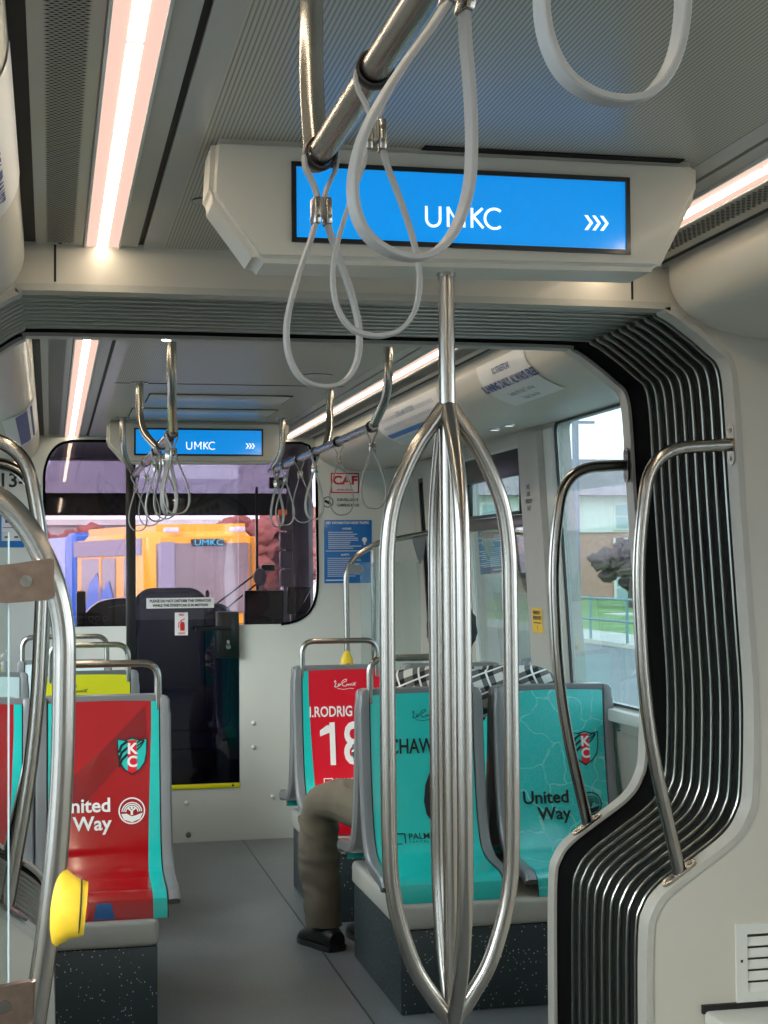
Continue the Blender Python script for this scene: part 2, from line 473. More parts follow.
# panes
def pane(n, u0, u1, v0, v1, m, s=1, dd=.012):
    f = side(s); mb = MB()
    mb.grid([[f(u, v, dd) for u in (u0, u1)] for v in (v0, v1)], False)
    mb.grid([[f(u, v, dd+.006) for u in (u0, u1)] for v in (v0, v1)], False)
    for (a, b, c, d) in ((u0, v0, u1, v0), (u0, v1, u1, v1), (u0, v0, u0, v1), (u1, v0, u1, v1)):
        mb.add([f(a, b, dd), f(c, d, dd), f(c, d, dd+.006), f(a, b, dd+.006)], [(0, 1, 2, 3)], False)
    return struct('window_%d' % n, mb, m)
def wframe(o, u0, u1, v0, v1, t, m='black_plastic', s=1, r=.03, d0=.003, d1=.012):
    plate('window_frame', rr(u0-.004, u1+.004, v0-.004, v1+.004, r+.004), [rr(u0+t, u1-t, v0+t, v1-t, r)], lambda u, v, d: side(s)(u, v, d0+d), d1-d0, m, o)
w = pane(1, 4.36, 5.89, .96, 2.05, 'rear_glass'); wframe(w, 4.35, 5.90, .955, 2.052, .010)
w = pane(2, 6.31, 7.29, .91, 1.66, 'rear_glass'); wframe(w, 6.30, 7.30, .90, 2.00, .03, 'cab_white')
mb = MB(); f = side(1)
mb.box(2.0, 2.05, 6.32, 7.28, 1.645, 1.70, .006)
mb.build('mullion', 'steel_dark', w)
w = pane(3, 6.31, 7.29, 1.70, 1.98, 'rear_glass', dd=.03)
fr = MB()
for (a, b, c, d) in ((6.34, 7.26, 1.87, 1.985), (6.34, 6.36, 1.70, 1.98), (7.20, 7.26, 1.70, 1.98), (6.34, 7.26, 1.70, 1.715)):
    fr.box(1.975, 2.005, a, b, c, d, .004)
fr.build('hopper_frame', 'black_plastic', w)
w = pane(4, 8.02, 8.26, .6, 1.96, 'dark_glass'); wframe(w, 8.02, 8.26, .6, 1.96, .02)
w = pane(5, 4.36, 5.89, .96, 2.05, 'window_glass', -1); wframe(w, 4.35, 5.90, .955, 2.052, .012, s=-1)
w = pane(6, 6.31, 7.89, .91, 1.99, 'window_glass', -1); wframe(w, 6.30, 7.90, .90, 2.00, .012, s=-1)
n = 7
for s in (1, -1):
    for (a, b) in ((-2.1, -.4), (-.2, 1.3), (1.5, 2.9)):
        w = pane(n, a+.01, b-.01, .96, 1.99, 'window_glass', s); wframe(w, a, b, .95, 2.0, .012, s=s); n += 1
# columns beside the windows (right wall)
cl = MB()
cl.grid([[(wx(z)-d, y, z) for y, d in ((6.00, 0), (6.02, .035), (6.28, .035), (6.30, 0))] for z in (.02, .95, 2.03)], False)
struct('trim_2', cl, 'cap_grey')
cl = MB(); cl.grid([[(wx(z)-d, y, z) for y, d in ((5.905, .0), (5.915, .012), (5.985, .012), (6.0, .012))] for z in (.02, .95, 2.03)], False)
struct('trim_3', cl, 'cab_white')
cl = MB(); cl.grid([[(wx(z)-d, y, z) for y, d in ((7.32, 0), (7.34, .04), (7.98, .04), (8.0, 0))] for z in (.02, .95, 2.03)], False)
struct('trim_4', cl, 'cream')
# sill ledge and lower side lining of the right wall
sl = MB()
sl.box(1.998, 2.06, 4.2, 5.99, .905, .950, .008)
struct('trim_5', sl, 'cab_white')
sl = MB(); sl.grid([[(wx(z)-d, y, z) for y, d in ((4.3, 0), (4.31, .018), (5.36, .018), (5.37, 0))] for z in (.10, .12, .86, .87)], False)
struct('trim_6', sl, 'cream_dark')

# --- ceilings
def ceiling(y0, y1, name):
    struct(name, MB().box(.202, 1.172, y0, y1, CEIL, CEIL+.03), 'ribbed')
    g = MB()
    g.box(.19, .202, y0, y1, CEIL+.006, CEIL+.03); g.box(1.172, 1.184, y0, y1, CEIL+.006, CEIL+.03)
    g.box(-.055, -.030, y0, y1, CEIL+.004, CEIL+.03); g.box(1.404, 1.429, y0, y1, CEIL+.004, CEIL+.03)
    struct('trim_7', g, 'gap_black')
    p = MB()
    p.box(.154, .19, y0, y1, CEIL, CEIL+.03); p.box(1.184, 1.220, y0, y1, CEIL, CEIL+.03)
    p.box(-.030, .070, y0, y1, CEIL-.001, CEIL+.03); p.box(1.304, 1.404, y0, y1, CEIL-.001, CEIL+.03)
    p.box(-.062, -.055, y0, y1, CEIL-.006, CEIL+.03); p.box(1.429, 1.436, y0, y1, CEIL-.006, CEIL+.03)
    # above the plain cloth bands either side of the ribbed lining
    struct(name, p, 'ceil_plain')
    e = MB(); e.box(.202, .245, y0, y1, CEIL-.0012, CEIL); e.box(1.13, 1.172, y0, y1, CEIL-.0012, CEIL)
    struct('trim_8', e, 'ceil_grey')
ceiling(Y0, YG1+.03, 'ceiling')
ceiling(YG2+.07, YB+.05, 'ceiling')
struct('ceiling', MB().box(mir(2.1), 2.1, YG1, YG2+.09, 2.27, 2.30), 'gap_black')
struct('roof', MB().box(mir(2.1), 2.1, Y0-.06, YE, 2.30, 2.36), 'gap_black')
sm = MB()
for y in (5.95, ): sm.box(.24, 1.14, y-.003, y+.003, CEIL-.002, CEIL+.001)
struct('trim_9', sm, 'dark_plastic')

def hatch(x0, x1, y0, y1, label):
    t = thing('ceiling_hatch', label, 'hatch', ((x0+x1)/2, (y0+y1)/2, CEIL-.006))
    MB().box(x0, x1, y0, y1, CEIL-.006, CEIL-.0015, .002).build('panel', 'ceil_grey', t)
    MB().box(x0-.006, x1+.006, y0-.006, y1+.006, CEIL-.003, CEIL-.0012).build('seal', 'gap_black', t)
hatch(.40, .98, 6.30, 6.62, 'grey ceiling hatch, the nearer of two before the far screen')
hatch(.36, 1.0, 6.86, 7.24, 'grey ceiling hatch right in front of the far screen')
# speaker rings and smoke detector
for x, y, lab in ((.845, 4.80, 'round speaker grille in the ceiling just past the gangway'), (.965, 5.62, 'round speaker ring in the ceiling by the second strap post'), (.300, 2.97, 'round sensor disc on the ceiling behind the left end of the near screen')):
    t = thing('ceiling_speaker', lab, 'speaker', (x, y, CEIL))
    mb = MB()
    k_ = .5 if y < 3 else 1
    for r in (.062*k_, .045*k_, .028*k_): mb.tube([(x+r*math.cos(a*PI/18), y+r*math.sin(a*PI/18), CEIL-.0015) for a in range(36)], .0016, 6, closed=True)
    mb.build('ring', 'steel_dark', t)
    MB().disc((x, y, CEIL-.003), (0, 0, 1), .06*k_, .002).build('grille', 'ceil_grey', t)

# --- light strips
def light_strip(x0, x1, y0, y1, label, seglen=.46):
    t = thing('ceiling_light', label, 'light', ((x0+x1)/2, (y0+y1)/2, CEIL-.002))
    MB().box(x0, x1, y0, y1, CEIL-.002, CEIL+.03).build('diffuser', 'lamp_glow', t)
    y = y1; xm = (x0+x1)/2; k = 0
    while y > y0+.05:
        ya = max(y0, y-seglen)
        MB().box(xm-.011, xm+.011, ya+.008, y-.008, CEIL-.0045, CEIL-.002, .001).build('led_tube', 'lamp_core', t)
        y = ya
    e = MB()
    for x in (x0, x1): e.box(x-.0025, x+.0025, y0, y1, CEIL-.005, CEIL+.02)
    e.build('edge_rail', 'cab_white', t)
light_strip(.075, .150, Y0, YG1+.03, 'long warm light strip in the near ceiling, left of the screen')
light_strip(1.224, 1.300, Y0, YG1+.03, 'long warm light strip in the near ceiling, right of the screen')
light_strip(.075, .150, YG2+.09, YB, 'warm light strip beyond the gangway, on its left side')
light_strip(1.224, 1.300, YG2+.09, YB, 'warm light strip beyond the gangway, above the adverts on the right')
def vent_strip(x0, x1, y0, y1, label, slant=0):
    t = thing('air_vent', label, 'vent', ((x0+x1)/2, (y0+y1)/2, CEIL-.0015))
    holes = MB(); y = y0; row = 0
    while y < y1:
        for c in range(5):
            x = x0+(x1-x0)*(c+.25+(.5 if row % 2 else 0))/5
            a = .0052; b = .0029
            holes.add([(x-a, y, CEIL-.0018), (x, y-b, CEIL-.0018), (x+a, y, CEIL-.0018), (x, y+b, CEIL-.0018)] if not slant else
                      [(x-.004, y-.004, CEIL-.0018), (x+.004, y-.004, CEIL-.0018), (x+.004, y+.003, CEIL-.0018), (x-.004, y+.003, CEIL-.0018)], [(0, 1, 2, 3)], False)
        y += .0078 if not slant else .012; row += 1
    holes.build('perforation', 'hole_black', t)
    mb = MB()
    for yy in (y0-.01, y1+.01): mb.box((x0+x1)/2-.004, (x0+x1)/2+.004, yy-.001, yy+.001, CEIL-.003, CEIL-.001)
    mb.build('clip', 'gap_black', t)
vent_strip(-.006, .050, 1.2, 3.40, 'perforated air vent beside the near left light strip')
vent_strip(1.318, 1.374, 1.8, 3.40, 'slotted air vent beside the near right light strip', 1)
vent_strip(-.006, .050, 4.2, 8.3, 'perforated air vent beyond the gangway on the left')
vent_strip(1.318, 1.374, 4.2, 8.3, 'slotted air vent beyond the gangway on the right', 1)

# --- coves (bulging covers between ceiling and side wall)
CP = [(1.430, 2.188), (1.428, 2.150), (1.437, 2.115), (1.462, 2.078), (1.505, 2.050), (1.57, 2.026), (1.65, 2.013), (1.74, 2.015), (1.85, 2.03), (1.985, 2.055)]
CPS = catmull([(a, 0, b) for a, b in CP], 4)
def cove_at(s, y, off=0, left=False):
    """s = distance along the section from its top edge"""
    acc = 0
    for i in range(len(CPS)-1):
        a, b = CPS[i], CPS[i+1]; d = (b-a).length
        if acc+d >= s or i == len(CPS)-2:
            t = (s-acc)/d; p = a.lerp(b, t); q = (b-a).normalized(); nn = Vector((q.z, 0, -q.x))
            if nn.z > 0 or (abs(nn.z) < .2 and nn.x > 0): nn = -nn
            p = p+nn*off
            return Vector((mir(p.x) if left else p.x, y, p.z))
        acc += d
def cove(left, y0, y1, capnear, capfar):
    mb = MB(); rows = []
    N = len(CPS)
    ys = [y0+(y1-y0)*k/20 for k in range(21)]
    for y in ys: rows.append([Vector((mir(p.x) if left else p.x, y, p.z)) for p in CPS])
    def cap(ye, sgn):
        out = []
        for k in range(1, 8):
            a = k/7*PI/2; row = []
            for p in CPS:
                c = Vector((1.80, 0, 2.24)); q = c+(p-c)*(1-(1-math.cos(a))*.35)
                x = mir(q.x) if left else q.x
                row.append(Vector((x, ye+sgn*.045*math.sin(a), q.z)))
            out.append(row)
        return out
    if capnear: rows = cap(y0, -1)[::-1]+rows
    if capfar: rows = rows+cap(y1, 1)
    mb.grid(rows)
    return mb
struct('trim_10', cove(False, Y0, 3.385, False, True), 'cream')
struct('trim_11', cove(True, Y0, 3.385, False, True), 'cream')
struct('trim_12', cove(False, 4.16, YB, False, False), 'cream')
struct('trim_13', cove(True, 4.16, YB, False, False), 'cream')

# --- gangway portals
PR = [(.70, 2.089), (1.370, 2.089), (1.44, 2.080), (1.51, 2.036), (1.565, 1.992), (1.597, 1.96), (1.610, 1.88), (1.621, 1.65), (1.639, 1.34), (1.649, 1.14), (1.643, .94), (1.628, .875), (1.590, .822), (1.50, .760), (1.42, .705), (1.385, .660), (1.370, .59), (1.366, .30), (1.366, 0)]
PRS = catmull([(a, 0, b) for a, b in PR], 4)
def profile_full(off=0):
    half = []
    for i, p in enumerate(PRS):
        a = PRS[max(0, i-1)]; b = PRS[min(len(PRS)-1, i+1)]; t = (b-a).normalized(); nn = Vector((-t.z, 0, t.x))
        if nn.dot(Vector((p.x-XC, 0, p.z-1.2))) < 0: nn = -nn
        half.append(p+nn*off)
    half[0] = Vector((half[0].x, 0, half[0].z))
    left = [Vector((mir(p.x), 0, p.z)) for p in half[::-1]][:-1]
    return left+half
PF = profile_full()
def portal(name, y, t, mt):
    L = [(p.x, p.z) for p in PF]
    outer = [(mir(2.11), 0)]+L+[(2.11, 0), (2.11, 2.27), (mir(2.11), 2.27)]
    L2 = L[:]; L2[0] = (L2[0][0], .0); L2[-1] = (L2[-1][0], .0)
    return plate(name, outer, [], lambda u, v, d: (u, y+d, v), t, mt, kind='structure')
portal('wall_front', YG1, .055, 'cream')
portal('wall_far', YG2, .05, 'cream')
# grey lip running round each portal edge
def lip(y0, y1, off0, off1, m, name):
    a = profile_full(off0); b = profile_full(off1)
    rows = []
    for q, o in ((y0, a), (y1, a), (y1, b), (y0, b)): rows.append([Vector((p.x, q, p.z)) for p in o])
    rows.append(rows[0])
    return struct(name, MB().grid(rows), m)
lip(YG1-.003, YG1+.055, -.004, .012, 'cap_grey', 'trim_14')
lip(YG2-.002, YG2+.053, -.002, .006, 'cap_grey', 'trim_15')
# seams in the header
sm = MB()
for x in (.011, 1.352): sm.box(x-.0025, x+.0025, YG1-.0015, YG1+.001, 2.105, 2.19)
struct('trim_16', sm, 'gap_black')

# bellows
t = thing('gangway_bellows', 'ribbed rubber and metal gangway bellows round the passage', 'bellows', (XC, 3.8, 0))
NH = 9; ya, yb = 3.503, 3.955; prs = []
for k in range(NH): prs.append(ya+(yb-ya)*k/(NH-1))
rows = []
def fabrow(y, off):
    return [Vector((p.x, y, p.z)) for p in profile_full(off)]
rows.append(fabrow(YG1+.055, .01))
for k, y in enumerate(prs):
    rows.append(fabrow(y-.004, .004)); rows.append(fabrow(y+.004, .004))
    if k < NH-1:
        st = prs[1]-prs[0]
        for q in (.2, .35, .5, .65, .8): rows.append(fabrow(y+st*q, .006+.045*math.sin(PI*(q-.05)/.9)**.5))
MB().grid(rows).build('fabric', 'rubber', t)
MB().grid([fabrow(3.958, .004), fabrow(3.965, .010), fabrow(4.01, .035), fabrow(4.06, .018), fabrow(YG2, .008)]).build('seal_band', 'rubber_black', t)
for y in prs:
    a = profile_full(-.004); b = profile_full(.005); mb = MB()
    ring = []
    for (dy, o) in ((-.0042, .5), (-.0036, 0), (-.0016, -.2), (.0016, -.2), (.0036, 0), (.0042, .5), (.0042, 1), (-.0042, 1)):
        ring.append([Vector((p.x+(q.x-p.x)*o, y+dy, p.z+(q.z-p.z)*o)) for p, q in zip(a, b)])
    ring.append(ring[0]); mb.grid(ring); mb.build('hoop', 'hoop_alu', t)

# downlights
def downlight(x, y, z, r, label):
    t = thing('downlight', label, 'light', (x, y, z-.003), 'small spot lights')
    MB().disc((x, y, z-.003), (0, 0, 1), r*.62, .002, rx=r).build('lens', 'spot_glow', t)
    MB().tube([(x+r*.70*math.cos(a*PI/12), y+r*1.05*math.sin(a*PI/12), z-.003) for a in range(24)], .002, 6, closed=True).build('bezel', 'cap_grey', t)
# reveal lights (long axis across the vehicle)
def revlight(x, y, z, label):
    t = thing('downlight', label, 'light', (x, y, z-.006))
    MB().disc((x, y, z-.0065), (0, 0, 1), .015, .002, rx=.009).build('lens', 'spot_glow', t)
    MB().box(x-.045, x+.045, y-.012, y+.012, z-.0055, z-.0042, .0006).build('plate', 'cap_grey', t)
revlight(.300, YG1+.028, 2.093, 'tiny spot light under the header, left of the near screen')
revlight(1.050, YG1+.028, 2.093, 'tiny spot light under the header, right of the centre pole')
revlight(.305, YG2+.028, 2.093, 'tiny spot light under the far end of the gangway')

# ------------------------------------------------------------------ screens
def passenger_screen(Yf, xs, outline, disp, label, txt_x, txt_z, txt_s, arrow_x, arrow_s, depth):
    t = thing('passenger_screen', label, 'screen', (XC, Yf, outline[3][1]))
    bm = bmesh.new(); vf = [bm.verts.new((x, Yf, z)) for x, z in outline]; fc = bm.faces.new(vf)
    r = bmesh.ops.extrude_face_region(bm, geom=[fc]); 
    for v in [g for g in r['geom'] if isinstance(g, bmesh.types.BMVert)]: v.co.y += depth
    bmesh.ops.bevel(bm, geom=bm.edges[:], offset=.012, segments=3, affect='EDGES')
    MB().bm(bm, True).build('housing', 'cream', t)
    x0, x1, z0, z1 = disp
    fr = plate('frame', [(x0, z0), (x1, z0), (x1, z1), (x0, z1)], [[(x0+.008, z0+.008), (x1-.008, z0+.008), (x1-.008, z1-.008), (x0+.008, z1-.008)]], lambda u, v, d: (u, Yf-.006+d, v), .008, 'black_plastic', t)
    d = MB().box(x0+.007, x1-.007, Yf-.0025, Yf, z0+.007, z1-.007).build('display', 'screen_blue', t)
    fn = lambda u, v: (u, Yf-.0032, v)

    h = txt_s*.34; wd = txt_s*.092; x = txt_x-txt_s*1.27; ls = []
    def st(pts): ls.append(line2d([(txt_x+a*txt_s, txt_z+b*txt_s) for a, b in pts], wd))
    st([(-1.26, .34), (-1.26, -.08)]+[(-1.02+.24*math.cos(math.radians(a)), -.10+.24*math.sin(math.radians(a))) for a in range(180, 361, 15)]+[(-.78, .34)])
    st([(-.50, -.34), (-.50, .34)]); st([(-.50, .32), (-.22, -.12), (.06, .32)]); st([(.06, .34), (.06, -.34)])
    st([(.34, .34), (.34, -.34)]); st([(.72, .34), (.36, .02)]); st([(.40, .04), (.74, -.34)])
    st([(1.14+.34*math.cos(math.radians(a)), .34*math.sin(math.radians(a))) for a in range(50, 311, 13)])
    decal('lettering', ls, fn, 'screen_white', d)
    ar = []
    for k in range(3):
        x = arrow_x+k*arrow_s*.55; h = arrow_s
        ar.append(poly2d([(x, txt_z+h*.5), (x+h*.24, txt_z+h*.5), (x+h*.62, txt_z), (x+h*.24, txt_z-h*.5), (x, txt_z-h*.5), (x+h*.38, txt_z)]))
    decal('arrows', ar, fn, 'screen_white', d)
    return t
passenger_screen(2.52, None, [(.262, 2.188), (1.122, 2.188), (1.120, 2.130), (1.046, 1.990), (.336, 1.982), (.256, 2.09)], (.393, .990, 2.016, 2.151),
                 'large near ceiling screen, cream housing with a blue display', .687, 2.069, .050, .906, .026, .13)
passenger_screen(7.45, None, [(.270, 2.186), (1.146, 2.186), (1.146, 2.12), (1.064, 1.987), (.351, 1.983), (.266, 2.08)], (.394, 1.016, 2.020, 2.152),
                 'small distant ceiling screen before the cab, blue display', .710, 2.069, .052, .930, .027, .13)
# black strip painting in the shadow line between near housing and ceiling
struct('shadow_strip', MB().box(.62, 1.09, 2.508, 2.60, CEIL-.003, CEIL-.001), 'gap_black')

# ------------------------------------------------------------------ ceiling handrails and straps
PR_ = .0148
def handrail(x, z, y0, y1, posts, outx, label):
    t = thing('ceiling_handrail', label, 'handrail', (x, (y0+y1)/2, z))
    MB().tube([(x, y0, z), (x, y1, z)], PR_, 18).build('bar', 'steel', t)
    for (py, ey, *ox) in posts:
        px = x+(ox[0] if ox else outx)
        pts = smooth_path([(px, py, CEIL), (px, py, z+.085), (x, ey, z)], .10, 10)
        MB().tube(pts, PR_, 16).build('post', 'steel', t)
        MB().disc((px, py, CEIL-.004), (0, 0, 1), .034, .004).build('flange', 'steel', t)
    return t
handrail(.31, 1.96, -1.2, 1.80, [(1.80, 1.79), (.45, .5), (-1.0, -1.0)], -.004, 'near steel ceiling bar with the big straps, running overhead')
handrail(1.064, 1.96, -1.2, .90, [(.75, .72), (-1.0, -1.0)], .04, 'steel ceiling bar overhead on the right')
handrail(.395, 1.925, 5.05, 7.45, [(4.76, 5.07, -.028), (5.93, 5.80), (7.32, 7.43)], -.06, 'far steel ceiling bar on the left, in front of the cab door')
handrail(1.03, 1.935, 4.88, 7.30, [(4.72, 4.90, .012), (5.97, 5.78), (7.25, 7.28)], .05, 'far steel ceiling bar on the right, sloping behind the centre pole')

def strap_proto():
    t = thing('hanging_strap', 'x', 'strap', (0, 0, 0), None)
    ring = [(.021*math.sin(a), 0, .021*math.cos(a)) for a in [2*PI*k/20 for k in range(20)]]
    MB().ribbon([(p[0]*.82, p[1], p[2]*.82) for p in ring], .015, (0, 1, 0), .0035, closed=True).build('ring', 'strap_ring', t)
    mb = MB()
    for s in (-1, 1):
        mb.ribbon(catmull([(s*.0185, 0, -.004), (s*.017, 0, -.018), (s*.009, 0, -.034), (s*.004, 0, -.050), (s*.004, 0, -.068)], 4), .013, (0, 1, 0), .0035)
    loop = [(0.004, -.068), (.012, -.095), (.025, -.130), (.036, -.165), (.0420, -.198), (.0385, -.230), (.024, -.252), (0, -.259)]
    pts = [(x, 0, z) for x, z in loop]+[(-x, 0, z) for x, z in loop[::-1][1:]]
    mb.ribbon(catmull(pts, 5), .013, (0, 1, 0), .0045)
    mb.build('loop', 'strap_grey', t)
    c = MB()
    for s in (-1, 1): c.box(s*.0066-.0036, s*.0066+.0036, -.010, .010, -.080, -.050, .002)
    c.box(-.005, .005, -.004, .004, -.070, -.05)
    cl = c.build('clip', 'steel', t)
    sc_ = MB()
    for zz in (-.058, -.072): sc_.disc((0.0066, -.0115, zz), (0, 1, 0), .0022, .002, 10); sc_.disc((-0.0066, -.0115, zz), (0, 1, 0), .0022, .002, 10)
    sc_.build('screw', 'steel_dark', cl)
    return t
def copy_tree(o, parent=None):
    c = o.copy(); COL.objects.link(c)
    if parent is not None: c.parent = parent
    for ch in list(o.children): copy_tree(ch, c)
    return c
SP = strap_proto(); first = [True]
def strap(x, y, z, yaw, tilt, label, group, sx=1):
    o = SP if first[0] else copy_tree(SP); first[0] = False
    o.location = (x, y, z); o.rotation_euler = (tilt[0], tilt[1], yaw); o['label'] = label; o['group'] = group
    if sx != 1: o.scale = (sx, sx, sx)
G1 = 'straps on the near ceiling bar'
strap(.31, 1.765, 1.96, .12, (0, -.01), 'grey hanging strap clipped at the very end of the near bar', G1, 1.06)
strap(.31, 1.455, 1.96, -.10, (0, .0), 'grey hanging strap with its clip beside the near ceiling bar, second from the bar end', G1, 1.01)
strap(.31, 1.072, 1.96, .22, (0, .275), 'big grey strap loop hanging in front of the blue screen lettering', G1, 1.0)
strap(.302, .735, 1.96, .16, (0, .11), 'blurred close strap loop cut off by the top edge, over the ceiling', G1, .97)
G2 = 'straps on the far right ceiling bar'
for y, yw, lab in ((4.93, .1, 'strap at the near end of the far right bar, beside the centre pole'), (5.53, -.2, 'strap of the far right bar hanging over the red manufacturer sign'),
                   (6.03, .5, 'third strap of the far right bar, left of the red manufacturer sign'), (6.43, -.3, 'fourth strap of the far right bar, against the cab window edge'),
                   (6.83, .2, 'fifth strap of the far right bar, before the cab window pillar'), (7.10, .7, 'last strap at the cab end of the far right bar')):
    strap(1.03, y, 1.935, yw, (0, random.uniform(-.08, .08)), lab, G2, 1.04)
G3 = 'straps on the far left ceiling bar'
for y, yw, lab in ((5.12, .15, 'strap at the near end of the far left bar, nearest its post'), (5.25, .9, 'second strap of the far left bar, crossing the first'), (5.62, -.5, 'third strap of the far left bar, in the middle of the bunch'),
                   (5.90, .3, 'fourth strap of the far left bar, just behind the middle of the bunch'), (6.55, -.1, 'fifth strap of the far left bar, left of the bunch'), (7.40, .2, 'last strap at the cab end of the far left bar')):
    strap(.395, y, 1.925, yw, (0, random.uniform(-.08, .08)), lab, G3, 1.04)

# ------------------------------------------------------------------ centre pole
px, py = XC-.012, 2.585
t = thing('centre_pole', 'steel centre pole that splits into four bowed grab loops', 'pole', (px, py, 0))
MB().tube([(px, py, 0), (px, py, 1.985)], .0145, 20).build('pole', 'steel', t)
br = [(.006, 1.752), (.022, 1.728), (.052, 1.686), (.080, 1.630), (.099, 1.575), (.108, 1.51), (.110, 1.42), (.110, 1.10), (.109, 1.0), (.105, .93), (.092, .865), (.066, .79), (.032, .735), (.004, .695)]
for k, (dx, dy) in enumerate(((1, 0), (0, 1), (-1, 0), (0, -1))):
    MB().tube(catmull([(px+dx*r, py+dy*r*.84, z) for r, z in br], 5), .0138, 18).build('grab_loop', 'steel', t)
mb = MB(); mb.disc((px, py, 1.980), (0, 0, 1), .0165, .006); mb.disc((px, py, 0.0), (0, 0, 1), .045, .006)
mb.build('collar', 'steel', t)

# ------------------------------------------------------------------ grab rails on the portals
def portal_rail(pts, rad, f1, n1, f2, n2, label, r=.0158):
    t = thing('grab_rail', label, 'grab rail', pts[-1])
    MB().tube(smooth_path(pts, rad, 10), r, 18).build('rail', 'steel', t)
    for f, nn, up in ((f1, n1, Vector((0, 0, 1))), (f2, n2, None)):
        q = Vector(nn).normalized(); u = (up if up is not None else Vector((q.z, 0, -q.x))).normalized(); w = q.cross(u)
        vs = []; N = 28
        for d in (-.003, .004):
            for k in range(N):
                a = 2*PI*k/N; cx = math.cos(a); sy = math.sin(a)
                vs.append(Vector(f)+q*d+u*(cx*.018+(.032 if cx > 0 else -.032))+w*sy*.018)
        fl = MB().add(vs, [tuple(range(N))[::-1], tuple(range(N, 2*N))]+[(k, (k+1) % N, N+(k+1) % N, N+k) for k in range(N)], False).build('flange', 'steel', t)
        s_ = MB()
        for sg in (-1, 1): s_.disc(Vector(f)+u*sg*.034+q*.003, q, .006, .002, 10)
        s_.build('screw', 'steel_dark', fl)
def railpts(y, dx=0):
    return [(1.612+dx, y, 1.764), (1.405+dx, y, 1.752), (1.365+dx, y, 1.50), (1.380+dx, y, 1.10), (1.462+dx, y, .742)]
portal_rail(railpts(3.455), [.10, .18, .3], (1.613, 3.455, 1.764), (-1, 0, .02), (1.460, 3.455, .742), (-.55, 0, .83), 'bowed steel grab rail on the near right gangway frame, over the bellows')
portal_rail([(x+.016, 4.135, z-.003) for x, y, z in railpts(3.455)], [.10, .18, .3], (1.607, 4.135, 1.760), (-1, 0, .02), (1.474, 4.135, .748), (-.55, 0, .83), 'darker steel grab rail on the far right gangway frame, before the big window')
portal_rail([(-.235, 3.43, 1.77), (-.055, 3.43, 1.752), (-.012, 3.43, 1.52), (-.030, 3.43, 1.10), (-.090, 3.43, .757)], [.10, .18, .3], (-.236, 3.43, 1.77), (1, 0, .02), (-.088, 3.43, .750), (.55, 0, .83), 'steel grab rail on the near left gangway frame, behind the big left pole')
portal_rail([(mir(x+.018), 4.12, z-.003) for x, y, z in railpts(3.455)], [.10, .18, .3], (mir(1.617), 4.12, 1.760), (1, 0, .02), (mir(1.478), 4.12, .742), (.55, 0, .83), 'steel grab rail on the far left gangway frame')

# nearest pole with the glass draught screen
py = 2.33
t = thing('door_partition', 'big bent steel pole at the left edge holding a glass panel', 'partition', (-.02, py, 0))
MB().tube(smooth_path([(-.60, py, .0), (-.60, py, 1.615), (-.07, py, 1.605), (.022, py, 1.44), (.017, py, 1.08), (-.040, py, .70), (-.070, py, .25), (-.07, py, 0)], [.1, .20, .20, .3, .3, .2], 12), .0172, 20).build('pole', 'steel', t)
g = MB(); g.box(-.57, -.060, py-.004, py+.004, .30, 1.53, .002); g.build('glass_panel', 'screen_panel', t)
e = MB(); e.box(-.0605, -.0580, py-.0042, py+.0042, .30, 1.53); e.build('glass_edge', 'pale_blue', t)
for zc, xo in ((1.462, 0), (.850, -.030)):
    cl = plate('clamp', [(-.15+xo, zc-.030), (-.06+xo, zc-.036), (-.004+xo, zc-.032), (.006+xo, zc-.026), (.006+xo, zc+.027), (-.001+xo, zc+.029), (-.05+xo, zc+.022), (-.15+xo, zc+.010)], [], lambda u, v, d: (u, py-.020+d, v), .016, 'clamp_metal', t)
    s_ = MB(); s_.disc((-.034+xo, py-.0225, zc-.004), (0, 1, 0), .009, .003, 20); s2 = s_.build('screw', 'steel', cl)
# stop button on the pole
t = thing('stop_button', 'yellow stop request button housing on the big left pole', 'button', (.03, py, .93))
bm = []
secs = [(0.000, .0, .052, .016), (.008, 0, .050, .022), (.020, 0, .040, .028), (.034, -.001, .033, .030), (.046, -.002, .030, .030), (.052, -.002, .029, .029)]
rows = []
for d, dz, hz, hy in secs:
    c = Vector((-.001+d, py, .982+dz-d*.1)); row = []
    for k in range(28):
        a = 2*PI*k/28; row.append(c+Vector((.008*math.sin(a)*(hz/.052)*.9, math.cos(a)*hy, math.sin(a)*hz*1.36)))
    rows.append(row)
mb = MB().grid(rows, closed=True); n0 = len(mb.v)
mb.f.append(tuple(range(28))); mb.sm.append(False); mb.f.append(tuple(range(n0-28, n0))); mb.sm.append(False)
mb.build('housing', 'button_yellow', t)
MB().tube([Vector((-.001+.044+.008*math.sin(a)*.35, py+math.cos(a)*.0306, .9776+math.sin(a)*.0415)) for a in [2*PI*k/28 for k in range(28)]], .0012, 6, closed=True).build('seam', 'strap_ring', t)
MB().ball((.050, py, .977), (.006, .017, .019), 2).build('push_button', 'button_red', t)

